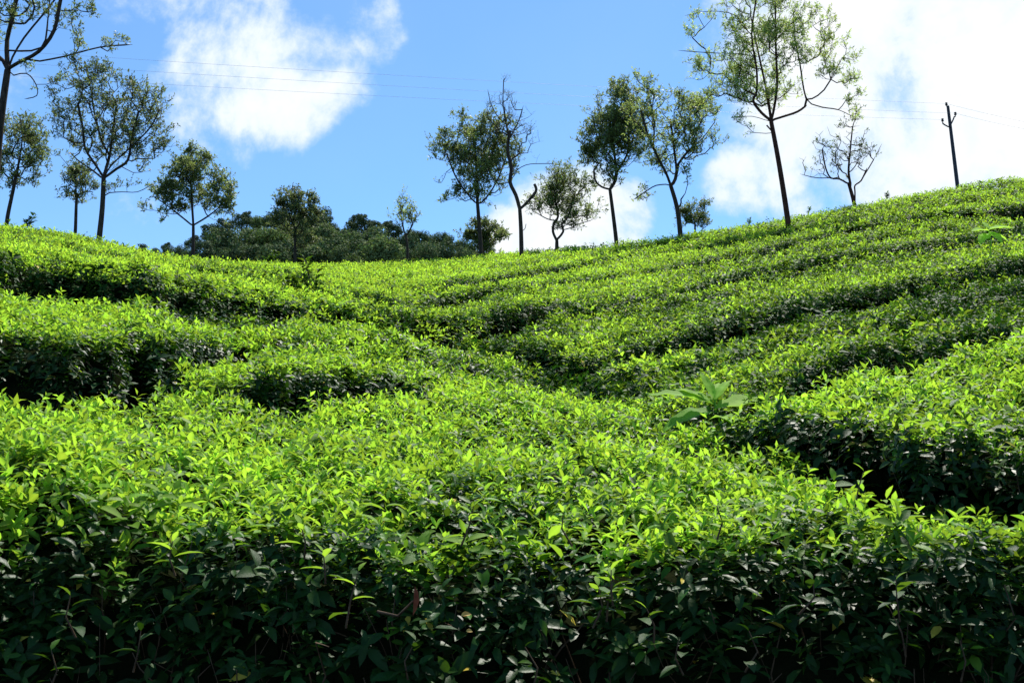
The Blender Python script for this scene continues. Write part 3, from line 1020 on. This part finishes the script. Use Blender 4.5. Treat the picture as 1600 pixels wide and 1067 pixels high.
def tree(label, Y, trunk, limbs, blobs, n_t, leaf, group='trees along the crest', bark=None, trunk_px=8, twig=1.0, seed=0, bend=.25, upb=.35, sink=.5):
    """trunk, limbs: picture polylines at distance Y, limbs with sideways depth; blobs: crown envelopes (u, v, ru, rv);
    leaf: dict(n per tip, size, age, spread)"""
    r_ = np.random.default_rng(seed + 100)
    bark = bark or M_BARK
    m_px = Y / F
    base = P(trunk[0][0], trunk[0][1], Y) - np.array([0, 0, sink])
    tp = [base] + [P(p[0], p[1], Y) for p in trunk]
    tp = smooth_path(tp, 3)
    root = empty('tree', base, label, 'tree', group)
    nodes = [p for p in tp]
    par = [-1] + list(range(len(tp) - 1))
    owner = [-1] * len(tp)                     # -1 trunk, k = limb k
    plen = [0.0]
    for i in range(1, len(nodes)): plen.append(plen[-1] + np.linalg.norm(nodes[i] - nodes[i - 1]))
    wmin = [0.0] * len(nodes)
    n_trunk = len(nodes)
    for k, lb in enumerate(limbs):
        depth = lb.get('d', 0.0); pl = lb['p']
        pts = []
        for q, p in enumerate(pl):
            b = P(p[0], p[1], Y); b = b + np.array([0, depth * q / max(1, len(pl) - 1), 0]); pts.append(b)
        pts = smooth_path(pts, 3)
        j = int(np.argmin([np.linalg.norm(nodes[i] - pts[0]) for i in range(n_trunk)])) if not lb.get('on') else \
            int(np.argmin([np.linalg.norm(nd_ - pts[0]) for nd_ in nodes]))
        pr = j
        for p in pts[1:]:
            nodes.append(p); par.append(pr); owner.append(k); plen.append(plen[pr] + np.linalg.norm(p - nodes[pr])); wmin.append(lb.get('w', 0) * .66)
            pr = len(nodes) - 1
    # crown targets
    tgt = []
    area = np.array([b[2] * b[3] * (b[4] if len(b) > 4 else 1) for b in blobs], float); area /= area.sum()
    for b, ar in zip(blobs, area):
        k = int(n_t * ar)
        c = P(b[0], b[1], Y)
        k = int(k * 1.35); kc = max(3, k // 7)
        dc = unit(r_.normal(0, 1, (kc, 3))) * (r_.random(kc) ** (1 / 2.2))[:, None] * 1.12
        dd_ = dc[r_.integers(0, kc, k)] + r_.normal(0, .15, (k, 3))
        pts = c + dd_ * np.array([b[2] * m_px, .5 * (b[2] + b[3]) * m_px, b[3] * m_px])
        tgt.append(pts)
    if tgt and n_t > 0:
        tgt = np.concatenate(tgt)
        root_p = nodes[n_trunk - 1] if n_trunk else base
        start = max(0, int(n_trunk * .55))
        attach_ok = [i >= start for i in range(len(nodes))]
        o_ = np.argsort(np.linalg.norm(tgt - nodes[n_trunk - 1], axis=1))
        tgt = tgt[o_]
        NP = np.array(nodes)
        cap = len(nodes) + len(tgt) * 3 + 10
        arr = np.zeros((cap, 3)); arr[:len(nodes)] = NP
        pln = np.zeros(cap); pln[:len(nodes)] = plen
        okm = np.zeros(cap, bool); okm[:len(nodes)] = attach_ok
        cnt = len(nodes)
        tips = []
        for t in tgt:
            dv = t - arr[:cnt]
            dist = np.linalg.norm(dv, axis=1)
            downhill = np.clip(-dv[:, 2], 0, None)
            cost = dist + .22 * pln[:cnt] + downhill * upb * 2 + np.where(okm[:cnt], 0, 1e6)
            j = int(np.argmin(cost))
            a = arr[j]
            L = dist[j]
            ns = 2 if L > .25 else 1
            side = r_.normal(0, 1, 3); pr = j
            for s in range(1, ns + 1):
                f = s / ns
                p = a + (t - a) * f
                if s < ns or ns == 1:
                    p = p + (side * .045 + np.array([0, 0, -bend * .5])) * L * (f * (1 - f) * 4 if ns > 1 else .3)
                arr[cnt] = p; pln[cnt] = pln[pr] + L / ns; okm[cnt] = True
                nodes.append(p); par.append(pr); owner.append(owner[pr] if owner[pr] >= 0 else 1000); wmin.append(0)
                pr = cnt; cnt += 1
            tips.append(pr)
    else:
        tips = []
    N = len(nodes); nodes = np.array(nodes)
    # pipe model
    load = np.ones(N)
    for i in range(N - 1, 0, -1):
        if par[i] >= 0: load[par[i]] += load[i]
    rb = trunk_px * .5 * m_px
    rt = .0052 * twig
    ex = math.log(rb / rt) / math.log(load[0])
    rad = rt * load ** ex
    rad = rad * np.where(rad > .02, .78, .95)
    rad = np.maximum(rad, np.array(wmin) * .5 * m_px)
    tr_r = np.linspace(rb * 1.02, rb * .70, n_trunk)
    tr_r[0] *= 1.25
    rad[:n_trunk] = tr_r
    kids = [[] for _ in range(N)]
    for i in range(1, N):
        if par[i] >= 0: kids[par[i]].append(i)
    # trace chains by owner
    groups = {}
    tb = Tubes(); tb.add(nodes[:n_trunk], rad[:n_trunk], 9)
    top = nodes[n_trunk - 1]
    tb.add([top, top + unit(nodes[n_trunk - 1] - nodes[n_trunk - 2]) * rad[n_trunk - 1] * .8], [rad[n_trunk - 1], rad[n_trunk - 1] * .3], 9)
    put('trunk', tb.mesh('trunk', bark, base), root)
    done = set(range(n_trunk))
    for i in range(n_trunk, N):
        if i in done: continue
        chain = [par[i], i]; done.add(i); c = i
        while True:
            ks = [k for k in kids[c] if k not in done]
            if not ks: break
            c = max(ks, key=lambda q: load[q])
            chain.append(c); done.add(c)
        rr = [min(rad[k], rad[chain[1]]) for k in chain]
        rr[-1] = min(rr[-1], rt * .7) if not (owner[chain[-1]] >= 0 and owner[chain[-1]] < 1000 and limbs[owner[chain[-1]]].get('blunt')) else rr[-1]
        sides = 7 if rr[0] > .035 else (5 if rr[0] > .015 else 3)
        g = groups.setdefault(owner[chain[1]], Tubes())
        g.add(nodes[chain], rr, sides)
    for k, g in groups.items():
        nm = 'limb' if k < 1000 else 'branches'
        o = put(nm, g.mesh(nm, bark, base), root)
        if k >= 1000: o['kind'] = 'stuff'
    # fine twigs and leaves at the tips
    if tips and leaf:
        tips = np.array([t for t in tips])
        keep = tips[r_.random(len(tips)) < leaf.get('keep', 1)]
        T = nodes[keep]; prv = nodes[[par[t] for t in keep]]
        dirs = unit(T - prv + np.array([0, 0, .15]))
        nt_ = leaf.get('tw', 3)
        B, D = [], []
        g = Tubes()
        ends = []
        for s in range(nt_):
            dd = unit(dirs + r_.normal(0, .55, dirs.shape) + np.array([0, 0, .15]))
            ln = leaf['spread'] * (.5 + r_.random(len(T)))
            E = T + dd * ln[:, None]
            ends.append((T, E, dd))
            for q in range(len(T)):
                g.add([T[q], (T[q] + E[q]) / 2 + r_.normal(0, .02, 3), E[q]], [rt * .75, rt * .6, rt * .45], 3)
        o = put('twigs', g.mesh('twigs', bark, base), root); o['kind'] = 'stuff'
        nl = max(1, int(round(leaf['n'] * (.66 if leaf['n'] > 7 and leaf['age'] < .8 else .85))))
        Bs, Ds = [], []
        for (T_, E, dd) in ends:
            for m in range(nl):
                f = (.35 + .65 * r_.random(len(T_)))[:, None] if not leaf.get('tuft') else (.85 + .15 * r_.random(len(T_)))[:, None]
                Bs.append(T_ + (E - T_) * f + r_.normal(0, .02, T_.shape))
                Ds.append(unit(dd * .6 + r_.normal(0, .75, T_.shape) + np.array([0, 0, leaf.get('up', .1)])))
        Bs = np.concatenate(Bs); Ds = np.concatenate(Ds); q = len(Bs)
        Ns = unit(r_.normal(0, .6, (q, 3)) + np.array([0, 0, 1]))
        L = leaf['size'] * .80 * (.6 + .8 * r_.random(q))
        clump = np.tile(np.repeat(r_.random(len(keep)), 1), nt_ * nl)
        age = np.clip(leaf['age'] + .35 * (clump - .5) + r_.normal(0, .12, q), 0, 1)
        vv, f, t = leaf_batch(Bs - base, Ds, Ns, L, L * leaf.get('w', .36), .1 + .35 * r_.random(q), np.full(q, .2), 2, age, r_.random(q))
        tag(put('crown', mesh_np('crown', vv, [f], M_TREE, t), root), kind='stuff')
    return root


def lm(*p, w=0, d=0.0, on=False, blunt=False):
    return dict(p=p, w=w, d=d, on=on, blunt=blunt)


DENSE = dict(n=9, size=.16, age=.30, spread=.26, tw=3)
# left edge tree
tree('tall dark-limbed tree cut by the left picture edge with wide arching limbs', 30,
     [(-14, 360), (0, 200), (12, 110)],
     [lm((12, 108), (35, 102), (70, 90), (98, 62), (112, 20), (130, -25), w=9, d=-1), lm((50, 98), (95, 85), (150, 66), (198, 58), w=4, on=True, d=.5),
      lm((12, 105), (8, 60), (16, 10), (24, -60), w=11, d=.4), lm((10, 100), (-20, 70), (-60, 20), (-90, -40), w=8, d=1), lm((14, 100), (28, 50), (60, -10), (80, -60), w=5, d=1.2),
      lm((14, 120), (44, 118), (62, 138), (66, 158), (50, 166), w=2.5, d=-.5), lm((14, 80), (60, 70), (66, 20), (66, -40), w=3.5, on=True, d=.6)],
     [(60, 40, 45, 26, .5), (130, 40, 32, 40, .9), (170, 60, 38, 14, .8), (20, 10, 55, 45), (90, -40, 100, 50), (-50, 0, 60, 90), (60, 110, 36, 26, .3), (105, 130, 22, 14, .5)], 330,
     dict(n=7, size=.125, age=.38, spread=.20, tw=3), trunk_px=15, seed=1)
tree('small leafy tree with dark crown under the tall edge tree', 33, [(12, 338), (20, 300), (28, 262)], [lm((28, 262), (35, 215), (30, 178), w=3), lm((26, 270), (5, 240), (-10, 215), w=2.5, d=.6)],
     [(30, 235, 42, 45), (35, 200, 34, 30), (5, 265, 30, 28, .7), (48, 268, 26, 22, .7)], 260, dict(n=9, size=.13, age=.32, spread=.22), trunk_px=7, seed=2)
tree('smallest thin tree on the left crest between two larger trees', 34, [(118, 358), (119, 325), (120, 305)], [lm((120, 305), (135, 300), (146, 300), w=2.5), lm((120, 306), (105, 285), (95, 270), w=2)],
     [(118, 285, 34, 26), (140, 290, 20, 20, .6), (125, 265, 22, 14, .6)], 130, dict(n=7, size=.11, age=.25, spread=.18), trunk_px=6, seed=3)
tree('largest tree on the left crest, straight trunk forking into an open round crown', 30, [(155, 374), (160, 325), (162, 278)],
     [lm((162, 278), (150, 258), (136, 235), (134, 205), (128, 170), w=6, d=-.3), lm((162, 276), (168, 240), (170, 200), (172, 150), w=5, d=.5), lm((163, 278), (182, 264), (200, 250), (206, 215), (215, 180), w=6),
      lm((163, 277), (178, 262), (215, 235), (245, 212), (262, 190), w=4, d=-.8), lm((161, 280), (140, 262), (110, 240), (92, 222), w=3.5, d=.8), lm((164, 302), (190, 300), (215, 300), (238, 288), w=2), lm((166, 240), (150, 190), (140, 130), (132, 95), w=3, on=True)],
     [(170, 195, 80, 75, 1.2), (150, 140, 58, 42), (215, 165, 45, 42), (235, 225, 34, 35, .8), (110, 190, 32, 60, .8), (130, 105, 22, 20, .8), (90, 130, 16, 14, .6), (160, 290, 50, 14, .35)], 560,
     dict(n=6, size=.115, age=.20, spread=.20, tw=3), trunk_px=10, seed=4, bark=M_BARK)
tree('medium tree with dense umbrella crown and thin straight trunk before the wood', 44, [(301, 412), (302, 380), (302, 352)],
     [lm((302, 354), (285, 340), (262, 322), (248, 312), w=3), lm((302, 352), (325, 338), (345, 322), w=3), lm((302, 350), (300, 320), (298, 280), w=4)],
     [(297, 288, 50, 40, 1.2), (262, 312, 32, 24), (335, 305, 30, 34), (295, 262, 36, 22), (345, 330, 20, 18, .6), (240, 322, 16, 10, .6)], 420, dict(n=11, size=.17, age=.36, spread=.28), trunk_px=6.5, seed=5, group='trees on the saddle before the wooded hill')
tree('dark upright tree with twin-topped dense crown before the wood', 45, [(461, 415), (461, 385), (462, 358)], [lm((462, 360), (452, 335), (448, 315), w=2.5), lm((462, 360), (474, 335), (476, 315), w=2.5)],
     [(462, 345, 32, 30, 1.2), (450, 315, 20, 18), (477, 318, 20, 18), (495, 335, 14, 10, .5), (465, 375, 24, 12, .6)], 260, dict(n=10, size=.16, age=.12, spread=.24), trunk_px=5.5, seed=6, group='trees on the saddle before the wooded hill')
tree('spindly pale tree with sparse see-through crown before the wood', 44, [(637, 406), (636, 380), (633, 366)], [lm((633, 368), (628, 345), (625, 315), w=2), lm((635, 370), (645, 350), (652, 335), w=2)],
     [(628, 325, 24, 26), (645, 338, 18, 14, .8), (608, 340, 10, 8, .4), (628, 350, 20, 16, .6)], 110, dict(n=4, size=.14, age=.75, spread=.20, tw=2), trunk_px=5, seed=7, group='trees on the saddle before the wooded hill', bark=M_BARK)
tree('dense round-crowned tree directly beside the dead one', 40, [(752, 402), (749, 355), (746, 318)],
     [lm((746, 320), (730, 305), (712, 280), (700, 250), w=4, d=-.6), lm((746, 318), (745, 280), (742, 230), (740, 200), w=6), lm((747, 322), (765, 300), (780, 270), (790, 240), w=4, d=.5), lm((700, 262), (690, 285), (678, 282), w=1.5, on=True)],
     [(742, 250, 54, 54, 1.5), (708, 240, 34, 36), (780, 240, 34, 42), (740, 205, 42, 24, .9), (720, 300, 30, 20, .6), (770, 305, 32, 20, .6), (790, 210, 22, 20, .6), (688, 280, 14, 6, .3)], 640,
     dict(n=9, size=.145, age=.38, spread=.24), trunk_px=8, seed=8)
tree('bushy dark low tree at the foot of the dense round one', 43, [(756, 402), (756, 390)], [lm((756, 392), (745, 375), w=2), lm((756, 392), (768, 372), w=2)],
     [(755, 375, 30, 24), (740, 368, 20, 18, .7), (770, 378, 20, 18, .7)], 200, dict(n=10, size=.16, age=.22, spread=.24), trunk_px=4, seed=9)
# dead tree
tree('nearly dead tree with bare twigs and a sawn-off side limb', 33, [(815, 409), (814, 360), (812, 326)],
     [lm((812, 326), (806, 305), (797, 285), (799, 262), (793, 235), (797, 205), w=7), lm((812, 327), (822, 318), (834, 304), (838, 296), (835, 288), w=7, blunt=True), lm((797, 285), (803, 270), (822, 258), (845, 256), (868, 256), w=2, on=True),
      lm((797, 220), (790, 190), (786, 160), (787, 125), w=2.5, on=True), lm((797, 215), (810, 190), (818, 165), w=2, on=True), lm((797, 200), (780, 185), (768, 165), (762, 140), w=1.8, on=True), lm((814, 362), (820, 358), (822, 350), w=2, blunt=True)],
     [(800, 200, 36, 40), (788, 155, 22, 32, .7), (765, 165, 14, 24, .5), (822, 195, 18, 30, .7), (850, 250, 14, 14, .2)], 170,
     dict(n=1, size=.07, age=.1, spread=.16, tw=2, keep=.9), trunk_px=8.5, seed=10, twig=.8, bend=0)
tree('low multi-stemmed tree with wide airy crown in front of white cloud', 40, [(870, 384), (870, 374)],
     [lm((870, 376), (864, 362), (866, 348), (872, 338), (868, 315), w=4), lm((870, 375), (880, 362), (878, 350), (888, 338), (895, 310), w=4), lm((878, 360), (892, 356), (905, 350), (922, 345), w=2, on=True), lm((868, 345), (855, 342), (842, 335), w=2, on=True)],
     [(880, 305, 48, 38, 1.3), (855, 320, 28, 32, .8), (912, 325, 26, 30, .8), (870, 275, 34, 20, .7), (885, 350, 40, 14, .5)], 420, dict(n=6, size=.13, age=.35, spread=.22), trunk_px=7, seed=11)
tree('tall dense oval-crowned tree, slender trunk forking low with a stub', 38, [(963, 378), (958, 335), (953, 296)],
     [lm((953, 296), (940, 292), (930, 282), (928, 266), w=5), lm((953, 296), (962, 280), (962, 255), (955, 215), (950, 170), w=6), lm((962, 270), (980, 240), (985, 200), (985, 165), w=3, on=True, d=.6), lm((960, 250), (935, 225), (925, 190), w=3, on=True, d=-.5)],
     [(955, 215, 42, 50, 1.6), (965, 170, 36, 38, 1.2), (928, 230, 26, 34), (985, 215, 26, 44), (945, 275, 34, 18, .6), (975, 145, 24, 18, .7)], 680, dict(n=9, size=.14, age=.38, spread=.23), trunk_px=7.5, seed=12)
tree('open-crowned light green tree with crooked trunk and low drooping branch', 34, [(1063, 366), (1058, 325), (1048, 290)],
     [lm((1048, 290), (1040, 272), (1026, 248), (1010, 215), (998, 175), w=6, d=-.4), lm((1050, 290), (1058, 268), (1054, 220), (1050, 180), w=6, d=.4), lm((1046, 288), (1025, 290), (1008, 300), (990, 312), w=3), lm((1056, 262), (1075, 235), (1100, 210), (1122, 180), w=2.5, on=True, d=.6),
      lm((1020, 240), (1022, 190), (1012, 140), w=3, on=True), lm((1060, 325), (1064, 318), (1064, 312), w=4, blunt=True)],
     [(1050, 200, 58, 56, 1.1), (1010, 160, 34, 36), (1080, 175, 38, 30), (1090, 225, 38, 24, .8), (1000, 305, 24, 12, .6), (1070, 275, 20, 16, .5), (1040, 250, 50, 28, .5), (1118, 228, 12, 8, .3), (1005, 130, 20, 12, .6)], 460,
     dict(n=6, size=.125, age=.62, spread=.21), trunk_px=9, seed=13)
tree('round grey-green shrubby tree half hidden behind the crooked trunk', 37, [(1086, 366), (1086, 350)], [], [(1088, 334, 26, 22), (1076, 345, 14, 10, .5)], 150, dict(n=8, size=.11, age=.3, spread=.17), trunk_px=4, seed=14)
tree('tallest candelabra tree with bare leaning trunk and feathery pale crown', 30, [(1231, 344), (1218, 260), (1205, 190)],
     [lm((1204, 188), (1190, 178), (1176, 160), (1181, 145), (1180, 110), (1172, 60), (1178, 10), (1184, -30), w=4.5, d=-.3), lm((1206, 188), (1225, 181), (1248, 172), (1264, 160), w=6, d=.2), lm((1262, 160), (1256, 140), (1250, 100), (1240, 50), w=3.5, on=True), lm((1262, 161), (1285, 168), (1310, 172), (1335, 184), w=2.2, on=True),
      lm((1178, 88), (1150, 82), (1110, 78), (1062, 72), w=2.2, on=True, d=.3), lm((1205, 188), (1200, 140), (1190, 80), (1178, 10), w=2.5, d=.5), lm((1206, 188), (1212, 140), (1208, 80), (1205, 0), w=2.5, d=-.5), lm((1202, 190), (1175, 182), (1145, 184), w=1.8),
      lm((1175, 60), (1150, 25), (1110, 18), (1070, 25), w=1.6, on=True), lm((1262, 158), (1285, 145), (1310, 100), w=2, on=True, d=-.4), lm((1205, 200), (1198, 196), w=4, blunt=True)],
     [(1195, 110, 60, 52, 1.1), (1200, 45, 68, 46, 1.1), (1130, 90, 50, 42, .6), (1100, 40, 38, 24, .35), (1265, 60, 48, 50, .6), (1305, 120, 36, 36, .5), (1325, 75, 16, 14, .3), (1140, 150, 52, 28, .6), (1170, 195, 34, 16, .3), (1325, 160, 26, 26, .4), (1200, -20, 80, 30, .8)], 640,
     dict(n=10, size=.13, age=.97, spread=.22, tw=3, w=.24), trunk_px=10, seed=15, bark=M_BARK_RED)
tree('low bare-twigged tree with twin stems and scattered dark leaf tufts', 36, [(1335, 320), (1330, 300), (1326, 287)],
     [lm((1326, 288), (1312, 280), (1298, 278), (1290, 262), (1285, 235), w=4), lm((1336, 318), (1336, 300), (1336, 290), (1346, 282), (1355, 262), w=4), lm((1330, 292), (1326, 270), (1328, 240), (1332, 200), w=3.5, on=True), lm((1298, 278), (1275, 278), (1250, 272), w=1.6, on=True), lm((1350, 275), (1365, 250), (1378, 225), w=1.6, on=True)],
     [(1315, 235, 46, 40, 1.2), (1285, 250, 34, 28, .8), (1352, 238, 28, 36, .9), (1330, 195, 26, 30, .8), (1262, 265, 18, 10, .3)], 260, dict(n=10, size=.10, age=.04, spread=.12, tw=2, keep=.22, tuft=True), trunk_px=7, seed=16, bark=M_BARK_RED)

# ------------------------------------------------------------------ power pole and wires
YP = 42.0


def build_pole():
    top = P(1481, 166, YP); foot = P(1499, 300, YP) - np.array([0, 0, 1.2])
    root = empty('power_pole', foot, 'slim dark leaning power pole with two bent arms on the right crest', 'power pole')
    tb = Tubes(); tb.add([foot, (foot + top) / 2, top], [.082, .072, .056], 12)
    tb.add([top, top + np.array([0, 0, .01])], [.056, .001], 12)
    put('post', tb.mesh('post', M_STEEL, foot), root)
    ins = []
    for pts in ([(1486, 199), (1481, 198), (1474, 194), (1473, 192)], [(1485, 196), (1489, 188), (1491, 183), (1493, 182)]):
        tb = Tubes(); tb.add(smooth_path([P(u, v, YP - .07) for u, v in pts]), [.028] * 10, 8)
        arm = put('arm', tb.mesh('arm', M_STEEL, foot), root)
        ins.append((pts[-1], arm))
    ins.append(((1479, 167), None))
    heads = []
    for (uv, arm) in ins:
        b = P(uv[0], uv[1], YP - (.07 if arm else 0))
        tb = Tubes()
        prof = [(0, .014), (.05, .014), (.055, .045), (.09, .060), (.10, .035), (.13, .035), (.14, .052), (.17, .045), (.18, .012)]
        tb.add([b + np.array([0, 0, h]) for h, _ in prof], [r for _, r in prof], 12)
        put('insulator', tb.mesh('insulator', M_CERAMIC, foot), root)
        heads.append(b + np.array([0, 0, .13]))
    return heads


heads = build_pole()       # left arm, right arm, top
YL = 34.0


def wire(a, mid, b, label):
    # sagging wire through three points
    base = np.asarray(a, float)
    t = np.linspace(0, 1, 40)
    A, M_, B_ = map(np.asarray, (a, mid, b))
    ctrl = 2 * M_ - .5 * (A + B_)
    pts = (1 - t)[:, None] ** 2 * A + 2 * (t * (1 - t))[:, None] * ctrl + t[:, None] ** 2 * B_
    tb = Tubes(); tb.add(pts, [.0038] * 40, 5)
    o = put('power_wire', tb.mesh('power_wire', M_WIRE, base), None, base)
    tag(o, label, 'wire', 'power line wires')


wire(P(-900, 18, YL), P(550, 114, 38.2), heads[2], 'uppermost of three thin wires crossing the sky left of the pole')
wire(P(-900, 36, YL), P(550, 131, 38.2), heads[1], 'middle of three thin wires crossing the sky left of the pole')
wire(P(-900, 62, YL), P(550, 148, 38.2), heads[0], 'lowest of three thin wires crossing the sky left of the pole')
wire(heads[2], P(1750, 219, 44), P(2100, 270, 46), 'top wire leaving the pole to the right')
wire(heads[1], P(1750, 226, 44), P(2100, 262, 46), 'second wire leaving the pole to the right')

# ------------------------------------------------------------------ wooded hill behind
YF = 230.0


def build_wood_hill():
    sk = [(-200, 470), (100, 440), (200, 404), (260, 398), (300, 396), (345, 376), (385, 362), (440, 352), (500, 356), (560, 366), (620, 378), (700, 392), (790, 402), (900, 425), (1000, 450), (1300, 500)]
    us = np.linspace(-200, 1300, 120)
    vs = np.interp(us, [p[0] for p in sk], [p[1] for p in sk])
    rows = []
    for k, (dy, dv) in enumerate([(-95, 150), (-60, 95), (-30, 58), (0, 24), (15, 26), (40, 50), (90, 110)]):
        rows.append([P(u, v - 9 + dv + 3 * math.sin(u * .03), YF + dy) for u, v in zip(us, vs)])
    V = np.array(rows)
    n0, n1_ = V.shape[:2]
    ii = np.arange(n0 * n1_).reshape(n0, n1_)
    f = np.stack([ii[:-1, :-1], ii[:-1, 1:], ii[1:, 1:], ii[1:, :-1]], -1).reshape(-1, 4)
    o = put('hill', mesh_np('hill', V.reshape(-1, 3), [f], rough_material('wooded_floor', (.02, .032, .014), (.045, .065, .028), .3, 1, .5, .3)))
    tag(o, kind='structure')


build_wood_hill()


def forest_crown(R, H, n, seed, lumps=14, leaf=.42, age=.3):
    r_ = np.random.default_rng(seed)
    Bs, Ns = [], []
    cs = [(0, 0, 0, .82), (0, 0, -.5, .75), (0, 0, -.8, .6)]
    for k in range(lumps):
        d = unit(r_.normal(0, 1, 3)); d[2] = d[2] * .8 + .1
        cs.append((*(d * r_.uniform(.45, .75)), r_.uniform(.26, .48)))
    per = n // len(cs)
    ages = []
    for (cx, cy_, cz, rr) in cs:
        d = unit(r_.normal(0, 1, (per, 3)))
        k = r_.random(per) ** .25
        p = np.array([cx, cy_, cz]) + d * (rr * k)[:, None]
        Bs.append(p * np.array([R, R, H])); Ns.append(unit(d + r_.normal(0, .5, d.shape) + np.array([0, 0, .4])))
        ages.append(np.clip(age + r_.normal(0, .12) + r_.normal(0, .15, per), 0, 1))
    Bs = np.concatenate(Bs); Ns = np.concatenate(Ns); q = len(Bs)
    D = unit(np.cross(Ns, r_.normal(0, 1, (q, 3))))
    L = leaf * (.6 + .8 * r_.random(q))
    return leaf_batch(Bs, D, Ns, L, L * .62, .1 + .2 * r_.random(q), np.full(q, .2), 2, np.concatenate(ages), r_.random(q))


FV = []
for k, (ag_, lf, lumps) in enumerate(((.15, .40, 16), (.30, .36, 20), (.50, .36, 12), (.10, .36, 9), (.75, .40, 16), (.35, .32, 24))):
    v, f, t = forest_crown(1.0 * 4, 1.0 * 4, 3400, 50 + k, lumps, lf * 1.3, ag_)
    FV.append(mesh_np('crown', v, [f], M_FOREST, t))
def fill_wood():
    r_ = np.random.default_rng(77)
    Vs, Fs, Ts, off = [], [], [], 0
    for dv, Yt in ((16, 222), (30, 212), (44, 200), (58, 190)):
        for u in np.arange(285, 790, 17):
            u_ = u + r_.uniform(-7, 7)
            v_ = np.interp(u_, [260, 300, 345, 385, 440, 500, 560, 620, 700, 790], [396, 392, 372, 356, 346, 350, 358, 370, 386, 400]) + dv + r_.uniform(-5, 5)
            R = r_.uniform(12, 19) * Yt / F
            v, f, t = forest_crown(R, R * r_.uniform(.7, 1), 800, int(r_.integers(1e6)), 9, .62, r_.uniform(.1, .6))
            Vs.append(v + P(u_, v_, Yt + r_.uniform(-5, 5))); Fs.append(f + off); Ts.append(t); off += len(v)
    o = put('treetop_canopy', mesh_np('treetop_canopy', np.concatenate(Vs), [np.concatenate(Fs)], M_FOREST, np.concatenate(Ts)))
    tag(o, 'dense merged treetops filling the wooded hill between its distinct trees', None, None, 'stuff')


fill_wood()
tb = Tubes(); tb.add([(0, 0, -7), (.1, 0, -3), (0, 0, 1)], [.35, .28, .12], 6)
TRUNK = mesh_np('trunk', np.concatenate(tb.V), [np.concatenate(tb.F)], M_BARK)
FT = [(222, 391, 9, 0), (240, 396, 10, 1), (262, 386, 8, 3), (262, 396, 10, 0), (285, 396, 13, 1), (305, 380, 13, 3), (330, 368, 16, 0), (352, 356, 15, 3), (378, 346, 13, 3), (386, 338, 8, 3), (402, 350, 14, 4),
      (425, 346, 14, 1), (440, 342, 16, 0), (470, 346, 18, 2), (497, 340, 17, 3), (508, 348, 13, 0), (520, 360, 14, 1), (555, 346, 9, 3), (565, 342, 9, 3), (548, 362, 15, 0), (575, 356, 14, 3), (590, 354, 9, 3), (607, 352, 8, 3), (615, 362, 14, 0),
      (640, 372, 14, 1), (655, 374, 14, 0), (672, 378, 13, 5), (690, 376, 13, 1), (708, 382, 13, 5), (725, 386, 12, 1), (742, 392, 12, 0), (765, 398, 10, 0),
      (345, 385, 28, 1), (385, 380, 30, 5), (318, 395, 18, 0), (425, 376, 26, 4), (465, 380, 28, 5), (505, 374, 24, 2), (545, 382, 30, 5), (520, 398, 28, 1), (590, 380, 24, 2), (600, 395, 28, 4), (570, 400, 26, 0),
      (635, 390, 20, 0), (665, 395, 20, 5), (695, 396, 18, 1), (725, 400, 16, 5), (380, 402, 24, 0), (350, 408, 18, 5), (425, 404, 24, 1), (480, 404, 26, 2), (450, 400, 22, 0), (540, 406, 22, 5), (640, 404, 18, 1), (300, 404, 14, 5)]
SHAPE = {0: 'dark green round-headed', 1: 'mid green billowing', 2: 'yellowish green spreading', 3: 'dark ragged open-topped', 4: 'light olive green full', 5: 'grey-green many-lumped'}
ADJ = {}


def wood_label(u, v, k, r):
    side = 'toward the open sky at the left end' if u < 290 else ('on the left shoulder' if u < 370 else ('at the summit' if u < 520 else ('on the right shoulder' if u < 630 else 'at the low right end')))
    row = 'skyline' if v < np.interp(u, [200, 300, 380, 450, 520, 600, 700, 780], [398, 388, 362, 352, 362, 368, 388, 402]) else ('middle' if v < 393 else 'lowest')
    return side, row


cnts = {}
for (u, v, r, k) in sorted(FT, key=lambda t: t[0]):
    side, row = wood_label(u, v, k, r)
    cnts.setdefault((side, row, k), []).append((u, v, r))
ORD = ['', 'second ', 'third ', 'fourth ', 'fifth ']
for (side, row, k), lst in cnts.items():
    for q, (u, v, r) in enumerate(lst):
        deeper = {'skyline': 0, 'middle': -22, 'lowest': -45}[row]
        side_ = side if 'end' in side else side.replace(' the ', ' ') + ' of wooded hill'
        Yt = YF + deeper + random.uniform(-6, 6)
        R = r * 1.32 * Yt / F
        c = P(u, v, Yt)
        lab = f'{SHAPE[k]} tree, {row} rank {side_}'
        if len(lst) > 1:
            lab += f', {["first", "second", "third", "fourth", "fifth", "sixth", "seventh"][q]} from left'
        lab = lab.replace('toward the open sky at the left end', 'at the left end')
        root = empty('forest_tree', c - np.array([0, 0, R * .9]), lab, 'tree', 'trees of the wooded hill')
        cr = bpy.data.objects.new('crown', FV[k]); COL.objects.link(cr); cr.parent = root
        cr['kind'] = 'stuff'
        s = R / 4
        cr.scale = (s * random.uniform(.95, 1.15), s, s * random.uniform(.8, 1.05)); cr.location = (0, 0, R * .9); cr.rotation_euler = (0, 0, random.random() * 6.28)
        tk = bpy.data.objects.new('trunk', TRUNK); COL.objects.link(tk); tk.parent = root; tk.location = (0, 0, R * .5); tk.scale = (s * 1.2, s * 1.2, max(s, .5))
print('scene built')

_t = sum(len(o.data.loop_triangles) if not o.data.calc_loop_triangles() else 0 for o in bpy.data.objects if o.type == 'MESH' and o.data.users == 1)
print('TRIS', _t)
